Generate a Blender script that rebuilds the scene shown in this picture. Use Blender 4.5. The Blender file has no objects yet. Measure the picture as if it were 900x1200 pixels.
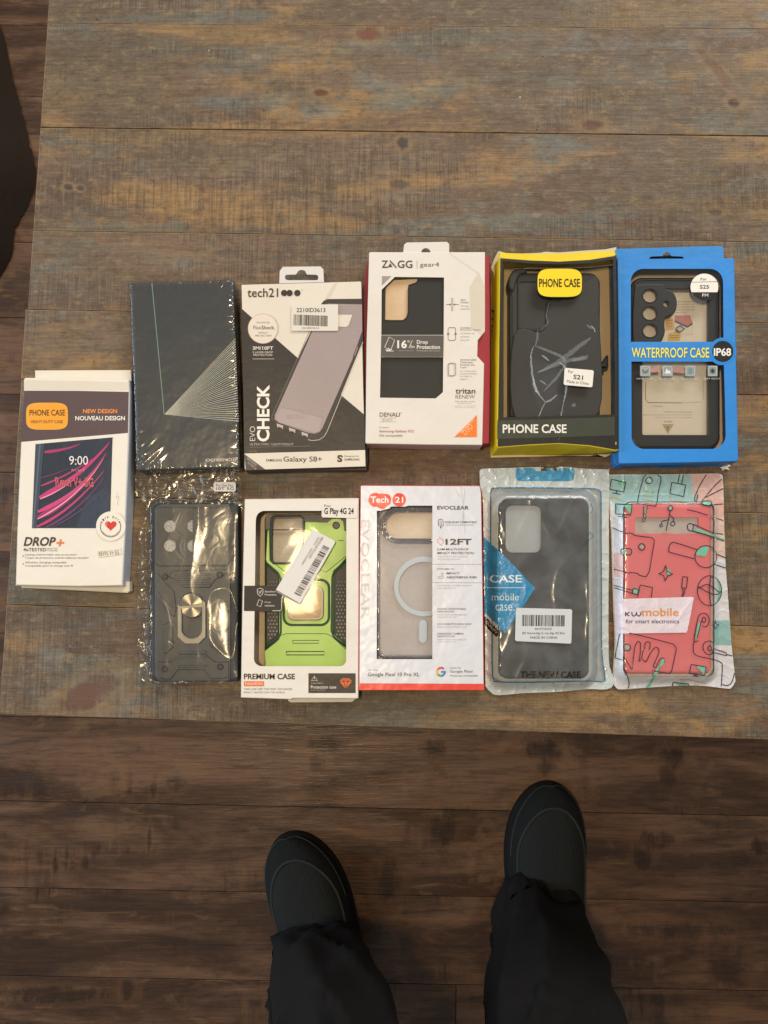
import bpy, bmesh, math, random
import numpy as np
from mathutils import Vector, Matrix, noise
from mathutils.geometry import tessellate_polygon

random.seed(7)
sc = bpy.context.scene
COL = sc.collection
TZ = 0.5                      # height of the table top (m)
CAMZ, FPX, TILT = 1.25, 1000.0, math.radians(6.0)


def P(px, py, z):
    """point on the level z that the photograph shows at pixel (px, py)"""
    x = (px - 450) / FPX
    y = -(py - 600) / FPX
    ct, st = math.cos(TILT), math.sin(TILT)
    d = (x, y * ct + st, y * st - ct)
    k = (z - CAMZ) / d[2]
    return Vector((d[0] * k, d[1] * k, z))


def lin(h):
    h = h.lstrip('#')
    out = []
    for i in (0, 2, 4):
        c = int(h[i:i + 2], 16) / 255
        out.append(c / 12.92 if c <= .04045 else ((c + .055) / 1.055) ** 2.4)
    return out


GAIN = 1.0


def C(h, g=1.0):
    return tuple(min(.86, c * GAIN * g) for c in lin(h)) + (1.0,)


# ------------------------------------------------------------------ materials
class N:
    def __init__(s, name):
        m = bpy.data.materials.new(name)
        m.use_nodes = True
        s.m = m
        s.t = m.node_tree
        s.t.nodes.clear()
        s.out = s.t.nodes.new('ShaderNodeOutputMaterial')

    def n(s, typ, ins=None, **kw):
        nd = s.t.nodes.new('ShaderNode' + typ)
        for k, v in kw.items():
            setattr(nd, k, v)
        for k, v in (ins or {}).items():
            s.set(nd.inputs[k], v)
        return nd

    def set(s, sock, v):
        if isinstance(v, bpy.types.NodeSocket):
            s.t.links.new(v, sock)
        else:
            sock.default_value = v

    def math(s, op, a, b=0.0, c=None, clamp=False):
        nd = s.n('Math', {0: a, 1: b}, operation=op, use_clamp=clamp)
        if c is not None:
            s.set(nd.inputs[2], c)
        return nd.outputs[0]

    def mapr(s, v, a, b, c=0.0, d=1.0, smooth=True):
        nd = s.n('MapRange', {0: v, 1: a, 2: b, 3: c, 4: d})
        nd.interpolation_type = 'SMOOTHSTEP' if smooth else 'LINEAR'
        return nd.outputs[0]

    def noise(s, vec, scale=1.0, detail=3.0, rough=.55, dist=0.0):
        return s.n('TexNoise', {'Vector': vec, 'Scale': scale, 'Detail': detail, 'Roughness': rough, 'Distortion': dist}).outputs['Fac']

    def mapping(s, vec, loc=(0, 0, 0), rot=(0, 0, 0), scale=(1, 1, 1)):
        return s.n('Mapping', {'Vector': vec, 'Location': loc, 'Rotation': rot, 'Scale': scale}).outputs[0]

    def mix(s, f, a, b, mode='MIX'):
        nd = s.n('Mix', data_type='RGBA', blend_type=mode)
        s.set(nd.inputs[0], f)
        s.set(nd.inputs[6], a)
        s.set(nd.inputs[7], b)
        return nd.outputs[2]

    def pos(s):
        return s.n('NewGeometry').outputs['Position']

    def bump(s, h, strength=.3, dist=.001):
        return s.n('Bump', {'Height': h, 'Strength': strength, 'Distance': dist}).outputs[0]

    def bsdf(s, **k):
        nd = s.n('BsdfPrincipled')
        for a, v in k.items():
            s.set(nd.inputs[a.replace('_', ' ')], v)
        return nd.outputs[0]

    def fin(s, sh):
        s.t.links.new(sh, s.out.inputs[0])
        return s.m


def mat_plain(name, col, rough=.5, spec=.5, metal=0.0, bump=.15, bscale=60, var=.06, grain=900, coat=0.0):
    a = N(name)
    p = a.pos()
    n1 = a.noise(p, bscale, 3)
    n2 = a.noise(p, grain, 2)
    f = a.math('MULTIPLY', a.math('SUBTRACT', a.math('ADD', n1, a.math('MULTIPLY', n2, .5)), .75), var * 4)
    c = a.mix(a.math('ADD', f, .5, clamp=True), tuple(x * (1 - var * 2) for x in col[:3]) + (1,), tuple(min(.9, x * (1 + var * 2)) for x in col[:3]) + (1,))
    h = a.math('ADD', n1, a.math('MULTIPLY', n2, .06))
    r = a.math('ADD', a.math('MULTIPLY', n1, .15), rough - .07)
    return a.fin(a.bsdf(Base_Color=c, Roughness=r, Metallic=metal, Specular_IOR_Level=spec, Coat_Weight=coat, Coat_Roughness=.08, Normal=a.bump(h, bump, .002)))


def mat_ink(name, rough=.45, spec=.4, bump=.25, bscale=28, dirt=.10, coat=0.0):
    """printed card: the print is the mesh's own colours, the wear and the unevenness are in the shader"""
    a = N(name)
    p = a.pos()
    ink = a.n('Attribute', attribute_name='ink').outputs['Color']
    n1 = a.noise(p, bscale, 3, .6)
    n2 = a.noise(p, 420, 3, .7)
    n3 = a.noise(p, 16, 4, .65)
    scr = a.noise(a.mapping(p, rot=(0, 0, .7), scale=(900, 25, 1)), 1, 2)
    d = a.mapr(n3, .42, .72, 0, dirt)
    c = a.mix(d, ink, a.mix(1.0, ink, (.62, .54, .44, 1), 'MULTIPLY'))
    c = a.mix(a.mapr(n2, .62, .8, 0, dirt * .8), c, (.5, .46, .4, 1))
    r = a.math('ADD', a.math('MULTIPLY', n3, .2), rough - .1)
    h = a.math('ADD', n1, a.math('ADD', a.math('MULTIPLY', n2, .012), a.math('MULTIPLY', scr, .006)))
    return a.fin(a.bsdf(Base_Color=c, Roughness=r, Specular_IOR_Level=spec, Coat_Weight=coat, Coat_Roughness=.12, Normal=a.bump(h, bump, .006)))


def mat_film(name, tint=(1, 1, 1, 1), refl=.10, rough=.07, bumps=((70, .5), (260, .25)), dist=.004, milk=0.0, milkcol=(.8, .82, .84, 1), stretch=None, refl_max=.6, ink=False):
    """thin clear plastic: mostly see-through, mirror-like glints on its creases"""
    a = N(name)
    p = a.pos()
    h = None
    for sc_, w in bumps:
        v = p if stretch is None else a.mapping(p, scale=stretch)
        nn = a.noise(v, sc_, 2, .5, .6)
        rg = a.math('ABSOLUTE', a.math('SUBTRACT', nn, .5))
        x = a.math('MULTIPLY', rg, w)
        h = x if h is None else a.math('ADD', h, x)
    nrm = a.bump(h, 1.0, dist)
    fr = a.n('LayerWeight', {'Blend': .25, 'Normal': nrm}).outputs['Fresnel']
    w = a.math('ADD', a.math('MULTIPLY', fr, refl_max), refl, clamp=True)
    tr = a.n('BsdfTransparent', {'Color': tint}).outputs[0]
    gl = a.n('BsdfGlossy', {'Color': (.95, .97, 1, 1), 'Roughness': rough, 'Normal': nrm}).outputs[0]
    if milk > 0:
        df = a.n('BsdfDiffuse', {'Color': milkcol}).outputs[0]
        mk = a.mapr(a.noise(p, 45, 3), .3, .7, milk * .6, milk * 1.4)
        tr = a.n('MixShader', {0: mk, 1: tr, 2: df}).outputs[0]
    return a.fin(a.n('MixShader', {0: w, 1: tr, 2: gl}).outputs[0])


# ------------------------------------------------------------------ objects
def tag(o, label=None, cat=None, group=None, kind=None):
    if label: o['label'] = label
    if cat: o['category'] = cat
    if group: o['group'] = group
    if kind: o['kind'] = kind
    return o


def thing(name, label, cat, loc, group=None):
    o = bpy.data.objects.new(name, None)
    COL.objects.link(o)
    o.location = loc
    o.empty_display_size = .02
    return tag(o, label, cat, group)


def build(name, vs, fs, mat, parent=None, cols=None, smooth=False, mats=None, midx=None):
    off = Vector((0, 0, 0))
    q = parent
    while q is not None:
        off += Vector(q.location)
        q = q.parent
    if parent is None and vs:
        off = Vector(vs[0])
        off.z = min(v[2] for v in vs)
        off.x = sum(v[0] for v in vs) / len(vs)
        off.y = sum(v[1] for v in vs) / len(vs)
    me = bpy.data.meshes.new(name)
    me.from_pydata([(v[0] - off.x, v[1] - off.y, v[2] - off.z) for v in vs], [], fs)
    o = bpy.data.objects.new(name, me)
    COL.objects.link(o)
    if parent is not None:
        o.parent = parent
    else:
        o.location = off
    for m in (mats or [mat]):
        m = m.m if isinstance(m, N) else m
        me.materials.append(m)
    if midx is not None:
        me.polygons.foreach_set('material_index', midx)
    if cols is not None:
        ca = me.color_attributes.new('ink', 'FLOAT_COLOR', 'CORNER')
        arr = np.empty((len(me.loops), 4), dtype=np.float32)
        for p, c in zip(me.polygons, cols):
            arr[p.loop_start:p.loop_start + p.loop_total] = c
        ca.data.foreach_set('color', arr.ravel())
    if smooth:
        me.polygons.foreach_set('use_smooth', [True] * len(me.polygons))
    me.update()
    return o


def area2(p):
    return .5 * sum(p[i][0] * p[(i + 1) % len(p)][1] - p[(i + 1) % len(p)][0] * p[i][1] for i in range(len(p)))


def ccw(p):
    return list(p) if area2(p) > 0 else list(p)[::-1]


def inset(p, d):
    """move each corner of a counter-clockwise outline inwards by d"""
    n = len(p)
    out = []
    for i in range(n):
        a, b, c = Vector(p[i - 1][:2]), Vector(p[i][:2]), Vector(p[(i + 1) % n][:2])
        e1 = (b - a)
        e2 = (c - b)
        if e1.length < 1e-9 or e2.length < 1e-9:
            e1 = e2 = e1 if e1.length > e2.length else e2
        e1 = e1.normalized()
        e2 = e2.normalized()
        n1 = Vector((-e1.y, e1.x))
        n2 = Vector((-e2.y, e2.x))
        m = n1 + n2
        if m.length < 1e-6:
            out.append((b.x, b.y))
            continue
        m.normalize()
        k = d / max(.35, m.dot(n1))
        out.append((b.x + m.x * k, b.y + m.y * k))
    return out


class MB:
    def __init__(s):
        s.v, s.f, s.c, s.mi = [], [], [], []

    def face(s, idx, col=None, mi=0):
        s.f.append(tuple(idx))
        s.c.append(col or (.5, .5, .5, 1))
        s.mi.append(mi)

    def add(s, vs, fs, col=None, mi=0):
        b = len(s.v)
        s.v += [tuple(v) for v in vs]
        for f in fs:
            s.face([i + b for i in f], col, mi)

    def tess(s, loops3, col=None, mi=0, flip=False):
        b = len(s.v)
        for l in loops3:
            s.v += [tuple(v) for v in l]
        tris = tessellate_polygon([[Vector((v[0], v[1], 0)) for v in l] for l in loops3])
        for t in tris:
            a_, b_, c_ = (Vector(s.v[b + i][:2]) for i in t)
            ar = (b_ - a_).cross(c_ - a_)
            t = list(t)
            if (ar < 0) != flip:
                t = t[::-1]
            s.face([b + i for i in t], col, mi)

    def plate(s, outer, z0, z1, r=.0008, holes=(), base=None, col=None, side=None, seg=2, bottom=True, mi=0, smi=None, lip=None):
        """solid slab with rounded top edge; base: other outline at the bottom; side: colour or list per edge"""
        smi = mi if smi is None else smi
        flip = area2(outer) < 0
        if flip:
            outer = list(outer)[::-1]
            if base is not None: base = list(base)[::-1]
            if isinstance(side, list): side = side[::-1][1:] + side[::-1][:1]
        n = len(outer)
        base = outer if base is None else base
        rings = [[(p[0], p[1], z0) for p in base]]
        for k in range(seg + 1):
            a = math.pi / 2 * k / seg
            q = inset(outer, r * (1 - math.cos(a))) if k else outer
            rings.append([(p[0], p[1], z1 - r + r * math.sin(a)) for p in q])
        b = len(s.v)
        for rg in rings:
            s.v += rg
        for k in range(len(rings) - 1):
            for i in range(n):
                j = (i + 1) % n
                cc = (side[i] if isinstance(side, list) else side) or col
                s.face((b + k * n + i, b + k * n + j, b + (k + 1) * n + j, b + (k + 1) * n + i), cc if k < 1 else (col if side is None else cc), smi)
        hl = [[(p[0], p[1], z1) for p in (ccw(h)[::-1])] for h in holes]
        s.tess([rings[-1]] + hl, col, mi)
        zl = z0 if lip is None else z1 - lip
        for h in hl:
            m = len(h)
            b2 = len(s.v)
            s.v += h + [(p[0], p[1], zl) for p in h]
            for i in range(m):
                j = (i + 1) % m
                s.face((b2 + m + i, b2 + m + j, b2 + j, b2 + i), col, smi)
        if lip is not None:      # under side of the cover sheet, and the floor of the box
            s.tess([[(p[0], p[1], zl) for p in inset(outer, r)]] + [[(p[0], p[1], zl) for p in h] for h in hl], col, mi, flip=True)
        elif bottom:
            s.tess([[(p[0], p[1], z0) for p in base]] + ([[(p[0], p[1], z0) for p in h] for h in hl] if lip is None else []), col, mi, flip=True)

    def tube(s, pts, r, col=None, n=6, mi=0, flat=1.0, closed=False):
        pts = [Vector(p) for p in pts]
        m = len(pts)
        b = len(s.v)
        for i, p in enumerate(pts):
            if closed:
                t = pts[(i + 1) % m] - pts[i - 1]
            else:
                t = pts[min(i + 1, m - 1)] - pts[max(i - 1, 0)]
            t = t.normalized() if t.length > 1e-9 else Vector((1, 0, 0))
            up = Vector((0, 0, 1)) if abs(t.z) < .9 else Vector((1, 0, 0))
            sd = t.cross(up).normalized()
            u2 = sd.cross(t).normalized()
            rr = r[i] if isinstance(r, (list, tuple)) else r
            for k in range(n):
                a = 2 * math.pi * k / n
                s.v.append(tuple(p + sd * math.cos(a) * rr + u2 * math.sin(a) * rr * flat))
        for i in range(m if closed else m - 1):
            j = (i + 1) % m
            for k in range(n):
                l = (k + 1) % n
                s.face((b + i * n + k, b + i * n + l, b + j * n + l, b + j * n + k), col, mi)
        if not closed:
            s.face([b + k for k in range(n)][::-1], col, mi)
            s.face([b + (m - 1) * n + k for k in range(n)], col, mi)

    def build(s, name, mat, parent=None, ink=False, smooth=False, mats=None):
        return build(name, s.v, s.f, mat, parent, s.c if ink else None, smooth, mats, s.mi if mats else None)


def in_poly(xy, poly):
    x, y = xy[:, 0], xy[:, 1]
    r = np.zeros(len(xy), bool)
    n = len(poly)
    for i in range(n):
        x1, y1 = poly[i][:2]
        x2, y2 = poly[(i + 1) % n][:2]
        if y1 == y2: continue
        c = ((y1 > y) != (y2 > y)) & (x < (x2 - x1) * (y - y1) / (y2 - y1) + x1)
        r ^= c
    return r


def near_on(p, loops):
    best, bp = 1e9, p
    for poly in loops:
        n = len(poly)
        for i in range(n):
            ax, ay = poly[i][:2]
            bx, by = poly[(i + 1) % n][:2]
            dx, dy = bx - ax, by - ay
            L = dx * dx + dy * dy
            t = 0 if L < 1e-14 else max(0, min(1, ((p[0] - ax) * dx + (p[1] - ay) * dy) / L))
            qx, qy = ax + t * dx, ay + t * dy
            d = (qx - p[0]) ** 2 + (qy - p[1]) ** 2
            if d < best:
                best, bp = d, (qx, qy)
    return bp


def clip_grid(poly, step, holes=()):
    """quads that fill an outline; the rim vertices are pulled onto the outline"""
    xs = [p[0] for p in poly]
    ys = [p[1] for p in poly]
    nx = int((max(xs) - min(xs)) / step) + 3
    ny = int((max(ys) - min(ys)) / step) + 3
    gx = min(xs) - step * .5 + np.arange(nx) * step
    gy = min(ys) - step * .5 + np.arange(ny) * step
    X, Y = np.meshgrid(gx, gy)
    xy = np.stack([X.ravel(), Y.ravel()], 1)
    ins = in_poly(xy, poly)
    for h in holes:
        ins &= ~in_poly(xy, h)
    I = ins.reshape(ny, nx)
    cell = I[:-1, :-1].astype(int) + I[1:, :-1] + I[:-1, 1:] + I[1:, 1:]
    vs, fs, idx = [], [], {}
    loops = [poly] + list(holes)

    def vid(j, i):
        k = j * nx + i
        if k not in idx:
            p = (float(gx[i]), float(gy[j]))
            if not I[j, i]:
                p = near_on(p, loops)
            idx[k] = len(vs)
            vs.append(p)
        return idx[k]
    for j, i in zip(*np.nonzero(cell >= 2)):
        fs.append((vid(j, i), vid(j, i + 1), vid(j + 1, i + 1), vid(j + 1, i)))
    return vs, fs


# a package's own drawing frame: crops of the photograph in which its marks were measured
class Frame:
    def __init__(s, x0, y0, k):
        s.x0, s.y0, s.k = x0, y0, k

    def px(s, u, v):
        return s.x0 + u / s.k, s.y0 + v / s.k

    def w(s, u, v, z):
        a, b = s.px(u, v)
        return P(a, b, z)

    def W(s, pts, z):
        return [tuple(s.w(u, v, z))[:2] for u, v in pts]


def rrect(u0, v0, u1, v1, r, n=6):
    if not isinstance(r, (list, tuple)): r = [r] * 4
    out = []
    for (cx, cy, a0), rr in zip(((u1 - r[1], v0 + r[1], -90), (u1 - r[2], v1 - r[2], 0), (u0 + r[3], v1 - r[3], 90), (u0 + r[0], v0 + r[0], 180)), (r[1], r[2], r[3], r[0])):
        if rr <= 0:
            out.append((cx, cy))
            continue
        for k in range(n + 1):
            a = math.radians(a0 + 90 * k / n)
            out.append((cx + rr * math.cos(a), cy + rr * math.sin(a)))
    return out


def ell(cx, cy, rx, ry=None, n=36, a0=0, a1=360):
    ry = rx if ry is None else ry
    m = n if a1 - a0 >= 360 else n + 1
    return [(cx + rx * math.cos(math.radians(a0 + (a1 - a0) * i / n)), cy + ry * math.sin(math.radians(a0 + (a1 - a0) * i / n))) for i in range(m)]


def sup(u0, v0, u1, v1, e=4.0, n=48):
    cx, cy, rx, ry = (u0 + u1) / 2, (v0 + v1) / 2, (u1 - u0) / 2, (v1 - v0) / 2
    out = []
    for i in range(n):
        a = 2 * math.pi * i / n
        c, s_ = math.cos(a), math.sin(a)
        out.append((cx + rx * math.copysign(abs(c) ** (2 / e), c), cy + ry * math.copysign(abs(s_) ** (2 / e), s_)))
    return out


def bez(p0, p1, p2, n=14):
    return [((1 - t) ** 2 * p0[0] + 2 * t * (1 - t) * p1[0] + t * t * p2[0], (1 - t) ** 2 * p0[1] + 2 * t * (1 - t) * p1[1] + t * t * p2[1]) for t in [i / n for i in range(n + 1)]]


def smooth_path(pts, n=6, closed=False):
    out = []
    m = len(pts)
    rng = range(m if closed else m - 1)
    for i in rng:
        g = (lambda k: pts[k % m]) if closed else (lambda k: pts[max(0, min(m - 1, k))])
        p0, p1, p2, p3 = g(i - 1), g(i), g(i + 1), g(i + 2)
        for k in range(n):
            t = k / n
            out.append(tuple(.5 * (2 * p1[a] + (p2[a] - p0[a]) * t + (2 * p0[a] - 5 * p1[a] + 4 * p2[a] - p3[a]) * t * t + (3 * p1[a] - p0[a] - 3 * p2[a] + p3[a]) * t ** 3) for a in (0, 1)))
    if not closed:
        out.append(tuple(pts[-1]))
    return out


_tc = {}


def glyphs(s, bold, shear=0.0, space=1.0):
    key = (s, bold, shear, space)
    if key in _tc: return _tc[key]
    c = bpy.data.curves.new('t', 'FONT')
    c.body = s
    c.resolution_u = 3
    c.offset = bold
    c.shear = shear
    c.space_character = space
    o = bpy.data.objects.new('t', c)
    m = o.to_mesh()
    vs = [(v.co.x, v.co.y) for v in m.vertices]
    fs = [tuple(p.vertices) for p in m.polygons]
    o.to_mesh_clear()
    bpy.data.objects.remove(o)
    bpy.data.curves.remove(c)
    x0, x1 = min(v[0] for v in vs), max(v[0] for v in vs)
    y0, y1 = min(v[1] for v in vs), max(v[1] for v in vs)
    vs = [((x - x0) / (x1 - x0), (y - y0) / (y1 - y0)) for x, y in vs]
    _tc[key] = (vs, fs)
    return _tc[key]


class Art:
    """print on a surface: flat shapes a hair above it. surf: a height (m) or a function (x, y) -> height;
    zpx: a function (px, py) -> height for a slanted side"""
    STEP = .0001

    def __init__(s, fr, surf, zpx=None, grid=.0016):
        s.fr, s.surf, s.zpx, s.grid = fr, surf, zpx, grid
        s.mbs = []
        s.go(None)
        s.cnt = 0
        s.flat = not callable(surf) and zpx is None

    def go(s, name):
        s.mb = MB()
        s.mbs.append((name, s.mb))

    def at(s, u, v, l):
        l = l + s.cnt * .004
        px, py = s.fr.px(u, v)
        if s.zpx:
            return P(px, py, s.zpx(px, py) + l * s.STEP)
        if s.flat:
            return P(px, py, s.surf + l * s.STEP)
        z = TZ + .008
        for _ in range(4):
            q = P(px, py, z)
            z = s.surf(q.x, q.y)
        q = P(px, py, z + l * s.STEP)
        return q

    def poly(s, pts, col, l=1, holes=()):
        s.cnt += 1
        col = C(col) if isinstance(col, str) else col
        if s.flat or s.zpx:
            s.mb.tess([[s.at(u, v, l) for u, v in lp] for lp in [pts] + list(holes)], col)
        else:
            lp = [[tuple(s.at(u, v, l))[:2] for u, v in q] for q in [pts] + list(holes)]
            vs, fs = clip_grid(lp[0], s.grid, lp[1:])
            s.mb.add([(x, y, s.surf(x, y) + (l + s.cnt * .004) * s.STEP) for x, y in vs], fs, col)

    def rect(s, u0, v0, u1, v1, col, l=1, r=0):
        s.poly(rrect(u0, v0, u1, v1, r) if r else [(u0, v0), (u1, v0), (u1, v1), (u0, v1)], col, l)

    def line(s, pts, w, col, l=2, closed=False):
        s.cnt += 1
        col = C(col) if isinstance(col, str) else col
        if not s.flat:
            q = []
            m = len(pts)
            for i in range(m if closed else m - 1):
                a, b = pts[i], pts[(i + 1) % m]
                k = max(1, int(math.hypot(b[0] - a[0], b[1] - a[1]) / 6))
                q += [(a[0] + (b[0] - a[0]) * t / k, a[1] + (b[1] - a[1]) * t / k) for t in range(k)]
            if not closed: q.append(pts[-1])
            pts = q
        m = len(pts)
        if m < 2: return
        L, R = [], []
        for i in range(m):
            if closed:
                a, b = pts[i - 1], pts[(i + 1) % m]
            else:
                a, b = pts[max(0, i - 1)], pts[min(m - 1, i + 1)]
            dx, dy = b[0] - a[0], b[1] - a[1]
            d = math.hypot(dx, dy) or 1
            ww = w[i] if isinstance(w, list) else w
            L.append((pts[i][0] - dy / d * ww / 2, pts[i][1] + dx / d * ww / 2))
            R.append((pts[i][0] + dy / d * ww / 2, pts[i][1] - dx / d * ww / 2))
        vs = [s.at(u, v, l) for u, v in L + R]
        fs = [(i, (i + 1) % m, m + (i + 1) % m, m + i) for i in range(m if closed else m - 1)]
        s.mb.add(vs, fs, col)

    def textq(s, t, o, bx, up, col, l=3, bold=.012, shear=0.0, space=1.0):
        s.cnt += 1
        hgt = math.hypot(*up)
        bold = bold * (.85 if hgt > 30 else .6 if hgt > 17 else .25)
        col = C(col) if isinstance(col, str) else col
        vs, fs = glyphs(t, bold, shear, space)
        s.mb.add([s.at(o[0] + a * bx[0] + b * up[0], o[1] + a * bx[1] + b * up[1], l) for a, b in vs], fs, col)

    def text(s, t, u0, v0, u1, v1, col, l=3, bold=.012, shear=0.0, rot=0, space=1.0):
        if rot == 0: o, bx, up = (u0, v1), (u1 - u0, 0), (0, v0 - v1)
        elif rot == 90: o, bx, up = (u1, v1), (0, v0 - v1), (u0 - u1, 0)       # reads upwards
        elif rot == -90: o, bx, up = (u0, v0), (0, v1 - v0), (u1 - u0, 0)      # reads downwards
        else: o, bx, up = (u1, v0), (u0 - u1, 0), (0, v1 - v0)
        s.textq(t, o, bx, up, col, l, bold, shear, space)

    def bars(s, o, bx, up, col='#2b2926', l=3, n=34, seed=1):
        rnd = random.Random(seed)
        x = 0
        ws = []
        while x < 1:
            w = rnd.choice((.008, .012, .018, .026))
            g = rnd.choice((.010, .014, .022))
            ws.append((x, min(1, x + w)))
            x += w + g
        for a, b in ws:
            q = [(o[0] + t * bx[0] + y * up[0], o[1] + t * bx[1] + y * up[1]) for t, y in ((a, 0), (b, 0), (b, 1), (a, 1))]
            s.poly(q, col, l)

    def build(s, name, mat, parent):
        for k, m in s.mbs:
            if m.v:
                m.build(k or name, mat, parent, ink=True)

# ================================================================== setting
def wood_table():
    a = N('painted_reclaimed_wood')
    p = a.pos()
    pid = a.n('Attribute', attribute_name='plank').outputs['Fac']
    off = a.n('CombineXYZ', {'X': a.math('MULTIPLY', pid, 7.3), 'Y': a.math('MULTIPLY', pid, 3.1), 'Z': a.math('MULTIPLY', pid, 11.7)}).outputs[0]
    q = a.n('VectorMath', {0: p, 1: off}, operation='ADD').outputs[0]
    M = lambda s, v=q: a.mapping(v, scale=s)
    wob = a.noise(M((5, 14, 5)), 1, 3, .6)
    big = a.noise(M((3.2, 9, 3)), 1, 4, .6, .4)
    big2 = a.noise(M((4.5, 20, 3), a.mapping(q, loc=(3, 5, 1))), 1, 5, .62, .5)
    big3 = a.noise(M((6, 24, 3), a.mapping(q, loc=(9, 2, 4))), 1, 4, .65, .3)
    fine = a.noise(M((22, 480, 20)), 1, 4, .65)
    fine2 = a.noise(M((60, 1400, 20)), 1, 2, .7)
    saw = a.noise(M((520, 16, 5)), 1, 4, .75, .6)
    sawm = a.mapr(a.noise(M((4, 15, 3), a.mapping(q, loc=(1, 8, 2))), 1, 3, .6), .44, .6)
    speck = a.noise(p, 520, 4, .8)
    blot = a.noise(M((40, 55, 30)), 1, 5, .75, .3)
    pj = a.math('FRACT', a.math('MULTIPLY', pid, 5.37))
    base = a.mix(a.mapr(wob, .34, .66), C('#604a3a'), C('#7e6854'))
    base = a.mix(a.math('MULTIPLY', pj, .45), base, C('#6c5f50'))
    gold = a.mapr(a.math('ADD', big2, a.math('MULTIPLY', a.math('SUBTRACT', blot, .5), .30)), .48, .66)
    c = a.mix(a.math('MULTIPLY', gold, .85), base, C('#a28052'))
    blue = a.mapr(a.math('ADD', big3, a.math('MULTIPLY', a.math('SUBTRACT', blot, .5), -.35)), .50, .64)
    c = a.mix(a.math('MULTIPLY', blue, .66), c, C('#68726e'))
    blue2 = a.mapr(a.noise(M((14, 50, 3), a.mapping(q, loc=(5, 5, 9))), 1, 4, .7), .60, .72)
    c = a.mix(a.math('MULTIPLY', blue2, .5), c, C('#72827e'))
    grey = a.mapr(big, .46, .62)
    c = a.mix(a.math('MULTIPLY', grey, .55), c, C('#5f5747'))
    dk = a.mapr(a.noise(M((30, 36, 9), a.mapping(q, loc=(2, 7, 3))), 1, 5, .75, .5), .54, .70)
    c = a.mix(a.math('MULTIPLY', dk, .5), c, C('#46382b'))
    # saw marks across the grain
    sawn = a.noise(M((1100, 30, 5)), 1, 3, .7)
    c = a.mix(a.math('MULTIPLY', sawm, a.mapr(saw, .54, .42, 0, .52)), c, C('#3e3229'))
    c = a.mix(a.math('MULTIPLY', sawm, a.mapr(saw, .55, .70, 0, .28)), c, C('#a68a5c'))
    c = a.mix(a.math('MULTIPLY', a.mapr(a.noise(M((7, 22, 3), a.mapping(q, loc=(6, 1, 5))), 1, 3, .6), .40, .6), a.mapr(sawn, .50, .36, 0, .22)), c, C('#3e3229'))
    mott = a.noise(M((90, 150, 60)), 1, 6, .8, .4)
    c = a.mix(a.mapr(mott, .50, .66, 0, .55), c, C('#443628'))
    c = a.mix(a.mapr(mott, .48, .34, 0, .55), c, C('#97825f'))
    c = a.mix(a.mapr(fine, .57, .38, 0, .34), c, C('#44372a'))
    c = a.mix(a.mapr(fine2, .54, .74, 0, .26), c, C('#a89070'))
    c = a.mix(a.mapr(speck, .58, .72, 0, .5), c, C('#392e25'))
    c = a.mix(a.mapr(speck, .42, .30, 0, .28), c, C('#a3916f'))
    # knots
    for (kx, ky, rx, ry, cc, ss) in [(376, 109, 9, 5, '#5a3420', .9), (432, 40, 14, 9, '#74402c', .75), (694, 146, 13, 7, '#5c3828', .85), (861, 120, 9, 6, '#4a2818', .95),
                                     (845, 88, 40, 6, '#6e5038', .6), (472, 167, 7, 9, '#3c342e', .85), (468, 216, 13, 7, '#54483c', .8), (80, 219, 6, 4, '#3c3a38', .9), (94, 220, 5, 3, '#46423e', .8),
                                     (105, 812, 34, 15, '#664636', .8), (128, 833, 10, 4, '#84664a', .7), (150, 818, 9, 3, '#8a6c50', .6), (838, 248, 8, 5, '#4c4038', .7), (300, 66, 9, 5, '#9a8c78', .5)]:
        w = P(kx, ky, TZ)
        rot = {845: .9, 105: -.5, 150: -.7}.get(kx, 0.05)
        dv = a.n('VectorMath', {0: p, 1: (w.x, w.y, w.z)}, operation='SUBTRACT').outputs[0]
        dv = a.n('VectorRotate', {'Vector': dv, 'Angle': rot}, rotation_type='Z_AXIS').outputs[0]
        dv = a.mapping(dv, scale=(1000 / (rx * .75), 1000 / (ry * .75), 0))
        ln = a.n('VectorMath', {0: dv}, operation='LENGTH').outputs['Value']
        ln = a.math('ADD', ln, a.math('MULTIPLY', a.math('SUBTRACT', a.noise(p, 140, 4, .7), .5), 1.5))
        rim = a.math('MULTIPLY', a.mapr(ln, .9, 1.25), a.mapr(ln, 2.3, 1.3))
        c = a.mix(a.math('MULTIPLY', rim, .45 * ss), c, C('#8e7450'))
        c = a.mix(a.mapr(ln, 1.15, .55, 0, ss), c, C(cc))
    # pores and pale nicks
    vor = a.n('TexVoronoi', {'Vector': p, 'Scale': 55.0, 'Randomness': 1.0})
    sp = a.math('MULTIPLY', a.mapr(vor.outputs['Distance'], .07, .035), a.mapr(a.n('SeparateColor', {0: vor.outputs['Color']}).outputs[0], .90, .93))
    c = a.mix(a.math('MULTIPLY', sp, .8), c, (.5, .45, .36, 1))
    sp2 = a.math('MULTIPLY', a.mapr(vor.outputs['Distance'], .08, .04), a.mapr(a.n('SeparateColor', {0: vor.outputs['Color']}).outputs[1], .85, .9))
    c = a.mix(a.math('MULTIPLY', sp2, .8), c, (.03, .025, .02, 1))
    h = a.math('ADD', a.math('MULTIPLY', fine, .5), a.math('ADD', a.math('MULTIPLY', a.math('MULTIPLY', saw, sawm), .9), a.math('ADD', a.math('MULTIPLY', blot, .4), a.math('MULTIPLY', speck, .35))))
    r = a.mapr(blot, .3, .7, .42, .62)
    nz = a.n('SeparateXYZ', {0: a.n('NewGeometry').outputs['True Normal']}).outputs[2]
    c = a.mix(a.mapr(nz, .75, .35), c, C('#3a281c'))
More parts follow.
